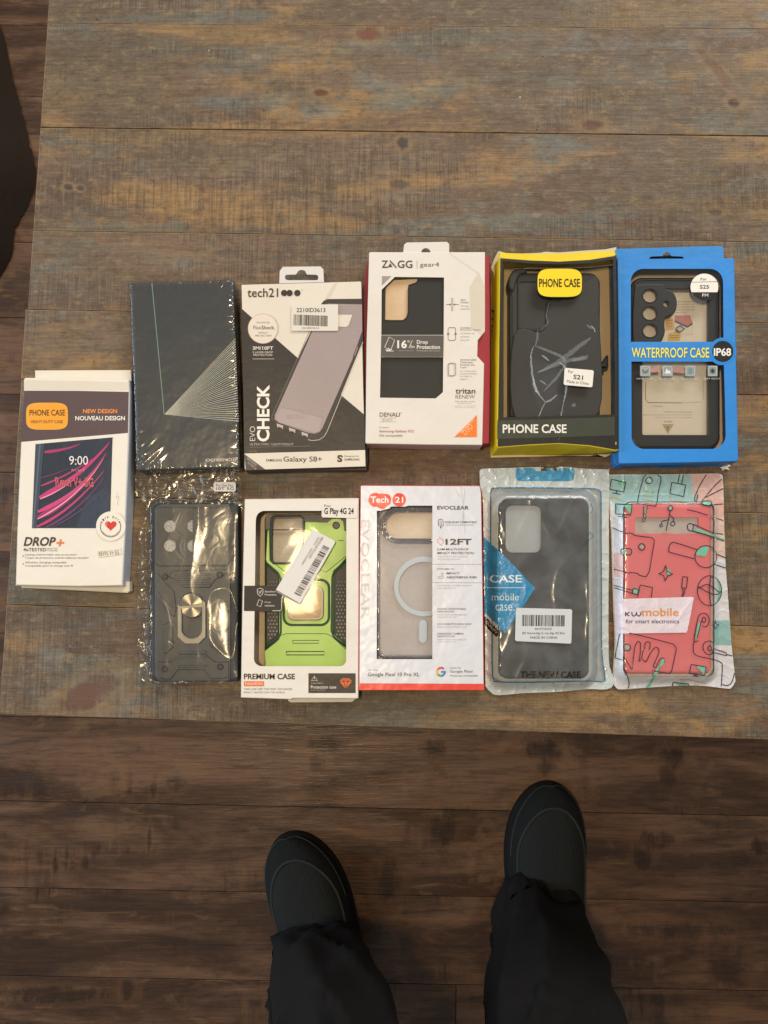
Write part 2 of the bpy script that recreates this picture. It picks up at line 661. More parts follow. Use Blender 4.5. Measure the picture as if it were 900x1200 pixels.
    c = a.mix(a.math('MULTIPLY', a.mapr(nz, .999, .97), a.mapr(blot, .4, .6, .2, .8)), c, C('#9c805a'))
    return a.fin(a.bsdf(Base_Color=c, Roughness=r, Specular_IOR_Level=.35, Normal=a.bump(h, .7, .0014)))


def wood_floor():
    a = N('dark_stained_floorboards')
    p = a.pos()
    pid = a.n('Attribute', attribute_name='plank').outputs['Fac']
    off = a.n('CombineXYZ', {'X': a.math('MULTIPLY', pid, 9.3), 'Y': a.math('MULTIPLY', pid, 5.1), 'Z': a.math('MULTIPLY', pid, 13.7)}).outputs[0]
    q = a.n('VectorMath', {0: p, 1: off}, operation='ADD').outputs[0]
    M = lambda s, v=q: a.mapping(v, scale=s)
    n1 = a.noise(M((3, 16, 3)), 1, 5, .6, .6)
    n2 = a.noise(M((9, 60, 3)), 1, 4, .65, .6)
    fine = a.noise(M((18, 300, 3)), 1, 3, .6)
    cross = a.noise(M((70, 9, 3)), 1, 3, .7)
    crm = a.mapr(a.noise(M((5, 12, 3), a.mapping(q, loc=(4, 4, 4))), 1, 3, .6), .52, .66)
    c = a.mix(a.mapr(n1, .38, .64), C('#4a3426'), C('#80604a'))
    c = a.mix(a.mapr(pid, 0, 1, 0, .22, smooth=False), c, C('#3a291d'))
    c = a.mix(a.mapr(n2, .50, .70, 0, .6), c, C('#2c211a'))
    c = a.mix(a.mapr(n2, .46, .30, 0, .55), c, C('#86664a'))
    c = a.mix(a.mapr(fine, .42, .70, 0, .35), c, C('#251a14'))
    c = a.mix(a.math('MULTIPLY', crm, a.mapr(cross, .52, .64, 0, .6)), c, C('#21160f'))
    c = a.mix(a.math('MULTIPLY', crm, a.mapr(cross, .46, .36, 0, .35)), c, C('#83603f'))
    for (kx, ky, rx, ry, s_) in [(385, 873, 26, 10, .75), (372, 896, 10, 12, .5), (508, 876, 14, 10, .75), (636, 878, 24, 10, .8), (640, 900, 12, 9, .6), (788, 888, 15, 11, .8), (782, 908, 9, 13, .55), (768, 984, 22, 9, .8),
                                 (752, 1006, 11, 12, .65), (890, 992, 10, 9, .8), (135, 918, 7, 16, .7), (152, 918, 4, 14, .6), (180, 920, 4, 14, .6), (205, 915, 12, 10, .55), (520, 968, 14, 20, .5), (540, 950, 22, 7, .5), (455, 1030, 14, 22, .6),
                                 (100, 1010, 5, 8, .5), (65, 1015, 4, 9, .6), (175, 985, 3, 14, .6), (790, 1090, 60, 9, .6), (850, 1130, 20, 30, .4), (60, 1165, 60, 8, .5), (150, 1160, 8, 12, .6)]:
        w = P(kx, ky, 0)
        dv = a.n('VectorMath', {0: p, 1: (w.x, w.y, w.z)}, operation='SUBTRACT').outputs[0]
        dv = a.mapping(dv, scale=(1000 / (rx * 1.25), 1000 / (ry * 1.25), 0))
        ln = a.n('VectorMath', {0: dv}, operation='LENGTH').outputs['Value']
        ln = a.math('ADD', ln, a.math('MULTIPLY', a.math('SUBTRACT', a.noise(a.mapping(p, scale=(90, 30, 1)), 1, 4, .75), .5), 2.2))
        rim = a.math('MULTIPLY', a.mapr(ln, .8, 1.2), a.mapr(ln, 2.2, 1.2))
        c = a.mix(a.math('MULTIPLY', rim, .35 * s_), c, C('#7a583c'))
        c = a.mix(a.math('MULTIPLY', a.mapr(ln, 1.3, .4, 0, s_), a.mapr(cross, .36, .56, .5, 1)), c, C('#22170f'))
    c = a.mix(1.0, c, (1.0, 1.0, 1.0, 1), 'MULTIPLY')
    bl = a.noise(M((9, 14, 3), a.mapping(q, loc=(7, 3, 2))), 1, 5, .7, .5)
    c = a.mix(a.mapr(bl, .52, .68, 0, .5), c, C('#2d1f16'))
    c = a.mix(a.mapr(bl, .46, .32, 0, .4), c, C('#8c6c50'))
    f3 = a.noise(M((60, 900, 3)), 1, 3, .7)
    sp3 = a.noise(p, 380, 4, .8)
    c = a.mix(a.mapr(f3, .52, .72, 0, .35), c, C('#291c13'))
    c = a.mix(a.mapr(sp3, .56, .74, 0, .4), c, C('#2a1d14'))
    c = a.mix(a.mapr(sp3, .44, .3, 0, .25), c, C('#8f7054'))
    h = a.math('ADD', a.math('MULTIPLY', fine, .5), a.math('ADD', a.math('MULTIPLY', n2, .8), a.math('MULTIPLY', a.math('MULTIPLY', cross, crm), 1.0)))
    r = a.mapr(n2, .3, .7, .24, .40)
    return a.fin(a.bsdf(Base_Color=c, Roughness=r, Specular_IOR_Level=.4, Normal=a.bump(h, .5, .0012)))


def attach_plank(o, ids):
    at = o.data.attributes.new('plank', 'FLOAT', 'FACE')
    at.data.foreach_set('value', ids)


def board_mesh(quads, z0, z1, r, name, mat, parent=None, ids=None, kind=None):
    mb = MB()
    pid = []
    for k, q in enumerate(quads):
        n0 = len(mb.f)
        mb.plate(q, z0, z1 if not isinstance(z1, list) else z1[k], r, seg=2)
        pid += [ids[k]] * (len(mb.f) - n0)
    o = mb.build(name, mat, parent)
    attach_plank(o, pid)
    if kind: o['kind'] = kind
    return o


# boards under the floor's gaps are closed by a dark batten sheet
# floor: boards laid side by side
FM = wood_floor()
seams = [848, 945, 1047, 1152]
ys = [P(300, y, 0).y for y in seams]
wd = (ys[0] - ys[-1]) / 3
quads, ids = [], []
rnd = random.Random(4)
th = math.radians(-1.1)
Y0 = ys[0]
for k in range(-9, 16):
    x = -2.6 + rnd.random() * .8
    while x < 2.6:
        L = rnd.choice((2.4, 2.9, 3.3))
        x2 = min(x + L, 3.0)
        ya, yb = Y0 + (k - 1) * wd + .0003, Y0 + k * wd - .0003
        q = [(x + .0006, ya), (x2 - .0006, ya), (x2 - .0006, yb), (x + .0006, yb)]
        quads.append([(u * math.cos(th) - v * math.sin(th), u * math.sin(th) + v * math.cos(th)) for u, v in q])
        ids.append(rnd.random())
        x = x2
quads.append([(-3.3, -3.2), (3.3, -3.2), (3.3, 3.2), (-3.3, 3.2)])
ids.append(.9)
board_mesh(quads, -.012, [0.0] * (len(quads) - 1) + [-.004], .0006, 'floor', FM, ids=ids, kind='structure')

# coffee table
TM = wood_table()
tl = lambda t: P(57 - .0685 * t, t, TZ)
tab_c = P(700, 420, TZ)
table = thing('coffee_table', 'coffee table of rough reclaimed planks with worn brown, ochre and blue grey paint', 'table', (tab_c.x, tab_c.y, 0))


def seam_line(yc, n=2):
    sl = .012 + .021 * max(-.3, (yc - 150) / 700)
    pts = []
    for px in (-40, 1700):
        pts.append(P(px, yc + (px - 450) * sl, TZ))
    return pts


bounds = [-330, -190, -80, 30, 153.5, 276, 370, 453, 590, 721, 852]
quads, ids = [], []
for i in range(len(bounds) - 1):
    a0, a1 = seam_line(bounds[i]), seam_line(bounds[i + 1])
    e = .0002
    jog = {5: 0, 6: .0018, 7: .0016, 8: .0008, 9: .0006}.get(i, -.0004 * (i % 2))

    def cut(line, dy):
        lo, hi = P(57 + .0685 * 300, -300, TZ), P(57 - .0685 * 838, 838, TZ)
        d = (hi - lo).xy.normalized()
        p0, p1 = line[0].xy, line[1].xy
        dd = (p1 - p0)
        # intersection with the left end of the table
        den = dd.x * d.y - dd.y * d.x
        t = ((lo.x - p0.x) * d.y - (lo.y - p0.y) * d.x) / den
        q = p0 + dd * t
        dn = dd.normalized()
        return (q.x - dn.x * jog, q.y + dy), (p1.x, p1.y + dy)
    L1, R1 = cut(a0, -e)
    L2, R2 = cut(a1, e)
    quads.append([L2, R2, R1, L1])
    ids.append(i * .37 + .11)
board_mesh(quads, TZ - .032, [TZ - .0004 * ((i * 2) % 3) for i in range(len(quads))], .0007, 'tabletop', TM, table, ids)
DW = mat_plain('dark_table_base', C('#4a3526'), .55, bump=.3, bscale=40)
q0 = quads[-1]
x0, x1 = -.26, 1.00
yA, yB = P(450, 852, TZ).y, P(450, -330, TZ).y
for (ax, ay, bx, by) in ((x0 + .05, yA + .035, x1 - .05, yA + .055), (x0 + .05, yB - .055, x1 - .05, yB - .035), (x0 + .03, yA + .055, x0 + .05, yB - .055), (x1 - .05, yA + .055, x1 - .03, yB - .055)):
    mb = MB()
    mb.plate([(ax, ay), (bx, ay), (bx, by), (ax, by)], TZ - .11, TZ - .0325, .001)
    mb.build('apron', DW, table)
for lx in (x0 + .03, x1 - .10):
    for ly in (yA + .02, yB - .09):
        mb = MB()
        mb.plate([(lx, ly), (lx + .07, ly), (lx + .07, ly + .07), (lx, ly + .07)], 0.0005, TZ - .033, .002)
        mb.build('leg', DW, table)

# added dark mound in place of soft floor shade past the table's end
cm = mat_plain('shade_mound_dark', (.024, .017, .013, 1), .95, .1, bump=.9)
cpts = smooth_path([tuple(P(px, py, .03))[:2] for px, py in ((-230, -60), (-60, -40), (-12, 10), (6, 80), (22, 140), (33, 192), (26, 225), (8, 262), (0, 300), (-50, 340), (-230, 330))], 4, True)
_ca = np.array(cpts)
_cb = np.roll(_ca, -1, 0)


def mound_z(x, y):
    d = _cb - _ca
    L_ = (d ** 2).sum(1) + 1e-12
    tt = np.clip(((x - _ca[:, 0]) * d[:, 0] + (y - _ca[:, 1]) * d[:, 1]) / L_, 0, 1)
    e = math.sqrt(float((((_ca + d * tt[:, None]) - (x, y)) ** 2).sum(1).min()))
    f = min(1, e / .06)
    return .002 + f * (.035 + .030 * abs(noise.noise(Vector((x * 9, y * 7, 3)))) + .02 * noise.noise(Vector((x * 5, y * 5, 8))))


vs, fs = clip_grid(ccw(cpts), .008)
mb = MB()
mb.add([(x, y, mound_z(x, y)) for x, y in vs], fs)
o = mb.build('shade_mound', cm, smooth=True)
tag(o, 'added dark mound in place of soft shade on the floorboards beyond the table end', 'mound')

# ------------------------------------------------------------------ person
person = thing('person', 'person standing at the table in loose black trousers and dark felt slippers', 'person', (.065, -.44, 0))
trm = mat_plain('black_trouser_cloth', (.0115, .0112, .0115, 1), .9, .2, bump=.7, bscale=30, grain=1500, var=.15)
sk = mat_plain('skin', (.45, .28, .2, 1), .5)


def leg_surface(sidex, pts, rad, seedv, n=56, fold=1.0):
    """rings along a leg: pts centre line, rad (rx, ry)"""
    rings = []
    m = 90
    for i in range(m + 1):
        t = i / m * (len(pts) - 1)
        k = min(int(t), len(pts) - 2)
        f = t - k
        f2 = f * f * (3 - 2 * f)
        c = pts[k].lerp(pts[k + 1], f)
        rx = rad[k][0] * (1 - f2) + rad[k + 1][0] * f2
        ry = rad[k][1] * (1 - f2) + rad[k + 1][1] * f2
        ring = []
        for j in range(n):
            a = 2 * math.pi * j / n
            dx, dy = math.cos(a), math.sin(a)
            v = noise.noise(Vector((dx * 1.2 + seedv, dy * 1.2 + c.z * 2.0, c.z * 4.0))) * .012
            rd = 1 - 2 * abs(noise.noise(Vector((dx * .9 + seedv, dy * .9 + c.z * 1.5, c.z * 4.5 + dx * 1.6 * (1 if seedv > 4 else -1)))))
            v += .011 * max(0, rd) ** 3 - .004
            v += (abs(noise.noise(Vector((dx * 1.0 + seedv * 3, dy * 1.0 + dx * 1.5, c.z * 11 + dx * 2.2)))) - .2) * .012 * fold * max(.35, 1 - c.z * 1.1)
            ring.append((c.x + dx * (rx + v), c.y + dy * (ry + v), c.z))
        rings.append(ring)
    return rings


def add_rings(mb, rings, cap0=False, cap1=False):
    n = len(rings[0])
    b = len(mb.v)
    for r in rings: mb.v += r
    for i in range(len(rings) - 1):
        for j in range(n):
            k = (j + 1) % n
            mb.face((b + i * n + j, b + i * n + k, b + (i + 1) * n + k, b + (i + 1) * n + j))
    if cap0: mb.face([b + j for j in range(n)][::-1])
    if cap1: mb.face([b + (len(rings) - 1) * n + j for j in range(n)])
    return b


tr = MB()
for (sx, pts, rad, sd) in (
        (-1, [Vector((-.084, -.476, .080)), Vector((-.074, -.468, .16)), Vector((-.056, -.462, .30)), Vector((-.046, -.445, .48)), Vector((-.03, -.455, .72)), Vector((-.012, -.46, .90))],
         [(.062, .062), (.067, .070), (.068, .075), (.071, .080), (.092, .098), (.098, .11)], 2.9),
        (1, [Vector((.198, -.428, .075)), Vector((.197, -.442, .16)), Vector((.178, -.445, .30)), Vector((.152, -.45, .48)), Vector((.155, -.455, .72)), Vector((.135, -.46, .90))],
         [(.066, .068), (.068, .074), (.068, .080), (.066, .082), (.094, .100), (.098, .11)], 5.2)):
    rg = leg_surface(sx, pts, rad, sd)
    # hem: dips at the back, lifts over the instep, folds under
    for q in range(0, 8):
        w = (1 - q / 8) ** 1.5
        rg[q] = [(x, y, z + w * (.007 * math.sin(3 * math.atan2(y - pts[0].y, x - pts[0].x) + sd) + .006 * math.sin(7 * math.atan2(y - pts[0].y, x - pts[0].x)) - (.028 if y < pts[0].y else 0) * min(1, abs(y - pts[0].y) / .05))) for x, y, z in rg[q]]
    inner = [[(pts[0].x + (x - pts[0].x) * .955, pts[0].y + (y - pts[0].y) * .955, z + k) for x, y, z in rg[0]] for k in (.0, .05)]
    add_rings(tr, [inner[1], inner[0]] + rg)
hip = []
for (z, rx, ry, cy) in ((.80, .165, .115, -.46), (.86, .175, .120, -.46), (.92, .172, .118, -.46), (1.0, .155, .105, -.465), (1.03, .15, .10, -.465)):
    hip.append([(.0615 + rx * math.cos(2 * math.pi * j / 56), cy + ry * math.sin(2 * math.pi * j / 56), z) for j in range(56)])
add_rings(tr, hip, True, True)
o = tr.build('trousers', trm, person, smooth=True)
sm = MB()
for b0, k in ((0, 0), (1, 0)):
    base = b0 * (93 * 56) + 2 * 56
    for col_ in (2, 29):
        q = [Vector(tr.v[base + (r_ * 56) + col_]) for r_ in range(1, 80)]
        sm.tube([p + Vector((.0004 * (1 if col_ == 2 else -1), 0, 0)) for p in q], .0011, n=5)
    for r_ in (5,):
        q = [Vector(tr.v[base + r_ * 56 + j]) for j in range(56)]
        sm.tube(q, .0009, n=5, closed=True)
sm.build('seam', trm, o, smooth=True)
o['label'] = 'loose black trousers bunched over the slippers'
# the legs inside the trousers, one body
bd = MB()
bodyrings = []
for cx, cyb in ((-.058, -.478), (.170, -.452)):
    add_rings(bd, [[(cx + (-.02 if cx < 0 else .02) * (1 - z) + r * math.cos(2 * math.pi * j / 20), cyb + r * 1.05 * math.sin(2 * math.pi * j / 20), z) for j in range(20)] for z, r in ((.03, .024), (.08, .025), (.14, .027), (.28, .034), (.36, .036), (.46, .036), (.6, .044), (.76, .052))], True, True)
bd.build('body', sk, person, smooth=True)

felt = mat_plain('dark_felt', C('#232526'), .95, .1, bump=.7, bscale=300, grain=2200, var=.12)
feltg = mat_plain('grey_green_felt', C('#292c2c'), .95, .1, bump=.7, bscale=300, grain=2200, var=.12)
pipem = mat_plain('charcoal_piping', C('#333736'), .85, .2, bump=.4)
solem = mat_plain('black_rubber', (.006, .006, .006, 1), .7, .2)


def slipper(toe, heel, wmax, mirror):
    ax = (heel - toe)
    L = ax.length
    d = ax.normalized()
    sd = Vector((-d.y, d.x, 0)) * (-1)
    def w(t):       # half width along the foot from toe (0) to heel (1)
        e = (1 - (1 - min(t / .34, 1)) ** 2.3) ** .5
        m_ = 1.0 - .20 * max(0, (t - .38) / .62) ** 1.0
        h = (1 - max(0, (t - .86) / .14) ** 2.4) ** .5 if t < 1 else 0
        return wmax * e * m_ * h
    def bendx(t): return mirror * .008 * math.sin(math.pi * t) - mirror * .006 * (1 - t) ** 2
    def hgt(t): return (.034 + .034 * min(1, t / .42) ** 1.1 + .014 * max(0, t - .4)) * (1 - (1 - min(1, t / .10)) ** 2 * .45)
    root = thing('slipper', None, None, (0, 0, 0))
    root.parent = person
    root.location = (toe + heel) / 2 - Vector(person.location)
    S = lambda t, a, k=1.0, dz=0.0: toe + d * (L * t) + sd * (bendx(t) + w(t) * k * math.copysign(abs(math.cos(a)) ** .72, math.cos(a))) + Vector((0, 0, .013 + dz + hgt(t) * abs(math.sin(a)) ** .75))
    out = []
    T = [0.0005] + [.006 * i for i in range(1, 8)] + [.05 + .95 * i / 40 for i in range(40)] + [.9995]
    mb = MB()
    n = 26
    rings = [[tuple(S(t, math.pi * j / n)) for j in range(n + 1)] for t in T]
    b = 0
    for r in rings: mb.v += r
    for i in range(len(T) - 1):
        for j in range(n):
            mid = math.pi * (j + .5) / n
            ap = (t_a := (T[i] + T[i + 1]) / 2) > .09 and abs(math.cos(mid)) < .80 * (1 - max(0, (.34 - t_a) / .25) ** 2.2) ** .5 if ((T[i] + T[i + 1]) / 2) > .09 else False
            mb.face((i * (n + 1) + j, (i + 1) * (n + 1) + j, (i + 1) * (n + 1) + j + 1, i * (n + 1) + j + 1), mi=1 if ap else 0)
    mb.build('upper', None, root, smooth=True, mats=[felt, feltg])
    so = MB()
    pl = [S(t, 0, 1.035)[:2] for t in T] + [S(t, math.pi, 1.035)[:2] for t in T[::-1]]
    so.plate(ccw(pl), .001, .016, .003, seg=3)
    so.build('sole', solem, root, smooth=False)
    pp = MB()
    tt = [.95 - .855 * i / 60 for i in range(61)]
    def edge(t, sgn):
        cw = .80 * (1 - max(0, (.34 - t) / .25) ** 2.2) ** .5 if t < .34 else .80
        a = math.acos(max(-1, min(1, cw)))
        return S(t, a if sgn > 0 else math.pi - a, 1.0, .0005)
    side = [edge(t, 1) for t in tt if t > .092]
    fr = [.0925, .0908, .0901]
    path = side + [edge(t, 1) for t in fr] + [edge(t, -1) for t in fr[::-1]] + [edge(t, -1) for t in tt[::-1] if t > .092]
    pp.tube(path, .0019, n=8)
    rand = [S(t, .52 if t > .02 else .9, 1.0, .0004) for t in T[1:30]]
    pp.build('piping', pipem, root, smooth=True)
    p2 = MB()
    q = [S(t, .26, 1.0, .0003) for t in T[20:0:-1]] + [S(T[0], math.pi / 2, 1.0, .0003)] + [S(t, math.pi - .26, 1.0, .0003) for t in T[1:21]]
    p2.tube(q, .0013, n=6)
    p2.build('seam_piping', pipem, root, smooth=True)
    return root


def foot(px, py, px2, py2):
    return P(px, py, .012), P(px2, py2, .012)


a_, b_ = foot(637, 916, 648, 1156)
slipper(a_, a_ + (b_ - a_).normalized() * .272, .0525, 1)
a_, b_ = foot(342, 975, 398, 1200)
slipper(a_, a_ + (b_ - a_).normalized() * .272, .0525, -1)

# ------------------------------------------------------------------ light, camera
w = bpy.data.worlds.new('World')
sc.world = w
w.use_nodes = True
w.node_tree.nodes['Background'].inputs[0].default_value = (1.0, .97, .93, 1)
w.node_tree.nodes['Background'].inputs[1].default_value = .24


def area(name, loc, target, sx, sy, power, col, spread=180):
    l = bpy.data.lights.new(name, 'AREA')
    l.shape = 'RECTANGLE'
    l.size, l.size_y = sx, sy
    l.energy = power
    l.color = col
    l.spread = math.radians(spread)
    o = bpy.data.objects.new(name, l)
    COL.objects.link(o)
    o.location = loc
    o.rotation_euler = (Vector(target) - Vector(loc)).to_track_quat('-Z', 'Y').to_euler()
    return o


area('ceiling_lamp', (-.26, .10, 2.55), (-.26, .15, .5), .08, .26, 19, (1.0, .74, .42))
area('ceiling_bounce', (1.2, 2.4, 2.3), (0, .25, .5), 1.8, 1.4, 68, (1.0, .96, .91))
area('window_light', (-2.6, .35, 1.55), (0, .1, .5), 1.5, 1.3, 52, (.68, .83, 1.0))

cam = bpy.data.cameras.new('camera')
co = bpy.data.objects.new('camera', cam)
COL.objects.link(co)
co.location = (0, 0, CAMZ)
co.rotation_euler = (TILT, 0, 0)
cam.sensor_fit = 'VERTICAL'
cam.sensor_height = 24
cam.lens = FPX / 1200 * 24
cam.clip_start = .01
cam.clip_end = 100
sc.camera = co
sc.view_settings.view_transform = 'Standard'
sc.view_settings.look = 'None'
sc.view_settings.exposure = 0
sc.view_settings.gamma = 1
sc.cycles.use_denoising = True
sc.cycles.transparent_max_bounces = 24
sc.cycles.max_bounces = 8
sc.cycles.caustics_reflective = False
sc.cycles.caustics_refractive = False
sc.cycles.sample_clamp_indirect = 6

# ================================================================== packages
INK = mat_ink('printed_card', .46, .4, .22)
INKG = mat_ink('glossy_printed_card', .28, .5, .22, coat=.25)
STK = mat_ink('sticker_paper', .55, .3, .08, dirt=.04)
INKF = mat_ink('print_on_film', .32, .5, .15, dirt=.03)
LINER = mat_ink('tan_card_liner', .6, .3, .35, bscale=45, dirt=.2)
FILM = mat_film('clear_window_film', refl=.022, rough=.07, bumps=((18, .4),), dist=.0012, refl_max=.4)
FILMW = mat_film('crinkled_window_film', refl=.010, rough=.16, bumps=((30, .5),), dist=.0010, refl_max=.35, tint=(.96, .95, .91, 1))
CRINK = mat_film('crinkled_cellophane', refl=.018, rough=.17, bumps=((60, .4),), dist=.0010, refl_max=.55, tint=(.97, .98, .98, 1), milk=.03, milkcol=(.5, .6, .7, 1))  # bluish milk puts the window's hazy reflection into the film colour
SHRINK = mat_film('shrink_wrap', refl=.03, rough=.13, bumps=((25, .3),), dist=.001, refl_max=.5)
PLB = mat_plain('black_moulded_plastic', C('#26282b'), .42, .5, bump=.05, grain=2600)
PLB2 = mat_plain('black_soft_plastic', C('#2b2d30'), .55, .4, bump=.05, grain=2600)
ZC = mat_plain('smooth_black_case', C('#2a2b2a'), .5, .4, bump=.02)
METAL = mat_plain('brushed_metal', (.22, .21, .19, 1), .45, metal=1.0, bump=.05)
WHITE = '#e4dfd5'


def outline_thing(name, label, cat, fr, pts, group=None):
    w = [fr.w(u, v, TZ) for u, v in pts]
    c = sum(w, Vector()) / len(w)
    return thing(name, label, cat, (c.x, c.y, TZ), group)


def solid(name, fr, pts, z0, z1, mat, parent, col='#808080', r=.0006, holes=(), hz=None, side=None, base=None, seg=2, ink=True, lip=None, floor=None):
    mb = MB()
    sc_ = [C(x) for x in side] if isinstance(side, list) else (C(side) if side else None)
    mb.plate(fr.W(pts, TZ + z1), TZ + z0, TZ + z1, r, [fr.W(h, TZ + z1) for h in holes], base=base, col=C(col), side=sc_, seg=seg, lip=lip)
    if floor is not None:
        mb.tess([[(x, y, TZ + z0 + .0008) for x, y in fr.W(pts, TZ + z1)]], C(floor))
    return mb.build(name, mat, parent, ink=ink)


def sheet(name, fr, pts, z, mat, parent, col='#ffffff', ink=False, holes=()):
    mb = MB()
    mb.tess([[(x, y, TZ + z) for x, y in fr.W(p, TZ + z)] for p in [pts] + list(holes)], C(col))
    return mb.build(name, mat, parent, ink=ink)


def sticker(name, fr, pts, z, parent, col=WHITE, mat=None, th=.00025, art=None, mat2=None):
    s = solid(name, fr, pts, z, z + th, mat or STK, parent, col, r=.00008, seg=1)
    if art:
        A = Art(fr, TZ + z + th)
        art(A)
        A.build('sticker_print', mat2 or mat or STK, s)
    return s


# ---- 1: white box with the red streaked phone picture ----------------------------------
F = Frame(0, 420, 4.283)
H1 = .021
fp = [(118, 104), (128, 96), (400, 97), (648, 106), (652, 170), (648, 400), (640, 600), (628, 900), (616, 1142), (400, 1146), (77, 1140), (84, 900), (94, 640), (104, 420), (118, 170)]
t = outline_thing('phone_case_box', 'white phone case box with brown header, orange badge and a phone picture with pink streaks', 'box', F, fp, 'phone case packages laid out on the table')
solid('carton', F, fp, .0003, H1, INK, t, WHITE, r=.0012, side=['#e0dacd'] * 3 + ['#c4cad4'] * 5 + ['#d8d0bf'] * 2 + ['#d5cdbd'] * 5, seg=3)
solid('back_flap', F, [(175, 60), (658, 58), (660, 130), (640, 190), (180, 190)], .010, .0115, INK, t, '#ded8ca', r=.0004)
solid('bottom_flap', F, [(86, 1120), (110, 1152), (400, 1166), (640, 1178), (652, 1168), (650, 1120)], .0035, .0115, INK, t, '#d9d1be', r=.001)
A = Art(F, TZ + H1)
A.poly([(121, 162), (400, 163), (646, 168), (642, 374), (106, 419)], '#57474a', 1)
A.poly([(121, 118), (134, 108), (645, 118), (646, 160), (400, 158), (121, 158)], '#d6d0c2', 1)  # darker band paints the sloped end's shading into the card colour
A.go('header_badge')
A.poly(sup(131, 222, 341, 358, 4.2), '#f3a233', 2)
A.text('PHONE CASE', 148, 257, 326, 287, '#3c2a18', 4, .01)
A.text('HEAVY DUTY CASE', 155, 310, 315, 325, '#6b451c', 4, .01)
A.go('header_lettering')
A.text('NEW DESIGN', 417, 254, 588, 275, '#f0994a', 3, .028)
A.text('NOUVEAU DESIGN', 378, 289, 627, 311, '#f2ece2', 3, .028)
A.go('phone_picture')
q = [(178, 430), (565, 396), (552, 852), (160, 852)]
A.poly(q, '#222d3c', 1)
A.poly([(300, 420), (565, 396), (552, 700), (420, 640)], '#273243', 2)
A.poly([(380, 852), (440, 700), (552, 640), (552, 852)], '#2c3a4e', 2)
A.poly([(178, 430), (222, 427), (184, 852), (160, 852)], '#384555', 3)
A.poly([(196, 429), (206, 428), (170, 852), (163, 852)], '#52617280'[:7], 4)


def streak(p0, p1, p2, w, col, l):
    pts = bez(p0, p1, p2, 22)
    A.line(pts, [w * (1 - (i / 22)) ** .6 * min(1, .5 + i / 6) + .6 for i in range(23)], col, l)


for a_ in [((222, 470), (330, 462), (405, 428), 17, '#a53568', 4), ((205, 640), (330, 595), (470, 500), 10, '#b03a6e', 4), ((198, 700), (400, 610), (556, 412), 34, '#8c2f63', 4), ((198, 698), (400, 600), (550, 425), 24, '#c03a74', 5),
           ((190, 800), (420, 680), (535, 470), 38, '#9a3168', 4), ((190, 770), (380, 690), (470, 560), 22, '#c8447c', 5), ((188, 806), (400, 700), (520, 500), 7, '#eba0bd', 6), ((200, 706), (300, 668), (380, 600), 5, '#f0a8c0', 6),
           ((184, 845), (360, 770), (525, 560), 15, '#b83c74', 5), ((230, 848), (400, 770), (530, 590), 12, '#67386c', 4), ((260, 850), (440, 760), (540, 640), 7, '#53406c', 5), ((205, 600), (300, 575), (360, 545), 5, '#7a3560', 4)]:
    streak(*a_)
A.text('9:00', 347, 490, 442, 534, '#e8e4e6', 8, 0)
A.text('Fri, Jul 9', 360, 555, 424, 570, '#b9a8b8', 8, .005)
A.textq('Revvl V+ 5G', (280, 642), (190, 4), (-3, -46), '#e88090', 8, .035)
A.textq('Revvl V+ 5G', (282, 640), (186, 4), (-3, -42), '#a84052', 9, .0)
A.go('heart_emblem')
A.poly(ell(556, 842, 74, n=40), C(WHITE), 7)
A.line(ell(555, 845, 51, n=40, a0=-28, a1=208), 3.5, '#3a3634', 8)
A.line(ell(555, 845, 46, n=30, a0=30, a1=150), 1.6, '#3a3634', 8)
for i, ch in enumerate('GIVE BACK'):
    if ch == ' ': continue
    an = math.radians(-152 + i * 15.5)
    cx, cy = 555 + 50 * math.cos(an), 845 + 50 * math.sin(an)
    dx, dy = -math.sin(an), math.cos(an)
    ux, uy = math.cos(an), math.sin(an)
    A.textq(ch, (cx - dx * 4 - ux * 5, cy - dy * 4 - uy * 5), (dx * 8, dy * 8), (ux * 11, uy * 11), '#3a3634', 8, .01)
ht = []
for i in range(40):
    a_ = 2 * math.pi * i / 40
    ht.append((556 + 1.82 * 16 * math.sin(a_) ** 3, 838 - 1.75 * (13 * math.cos(a_) - 5 * math.cos(2 * a_) - 2 * math.cos(3 * a_) - math.cos(4 * a_))))
A.poly(ht, '#c9302c', 8)
A.line([(540, 822), (533, 832), (536, 844)], 4, '#ee8d84', 9)
A.go('product_lettering')
A.text('DROP', 118, 896, 280, 942, '#3b3735', 3, .03, shear=.25)
A.poly([(300, 908), (309, 908), (307, 921), (322, 921), (321, 930), (305, 930), (303, 943), (294, 943), (296, 930), (283, 930), (284, 921), (298, 921)], '#d8763a', 3)
A.text('4xTESTED', 117, 951, 233, 968, '#3b3735', 3, .02)
A.text('DROP TEST', 238, 951, 290, 958, '#8b857c', 3)
A.text('STANDARD', 238, 961, 288, 968, '#8b857c', 3)
A.text('Lasting antimicrobial case protection*', 127, 980, 387, 991, '#57524c', 3, .005)
A.text('Coque de protection antimicrobienne durable*', 127, 996, 446, 1007, '#57524c', 3, .005)
A.text('Wireless charging compatible', 127, 1019, 334, 1031, '#57524c', 3, .005)
A.text('Compatible pour la charge sans fil', 127, 1036, 365, 1047, '#57524c', 3, .005)
A.poly(ell(117, 992, 3), '#57524c', 3)
A.poly(ell(117, 1031, 3), '#57524c', 3)
A.go('scuff_mark')
A.line([(590, 672), (583, 700), (596, 690), (588, 735)], 2, '#bdb6a6', 3)
A.build('printing', INK, t)
sticker('model_sticker', F, [(490, 966), (606, 952), (610, 984), (496, 1000)], H1 + .0002, t, '#dcd6ca', art=lambda A: A.textq('REVVL V+ 5G', (497, 992), (100, -8), (-2, -22), '#77716a', 1, 0))

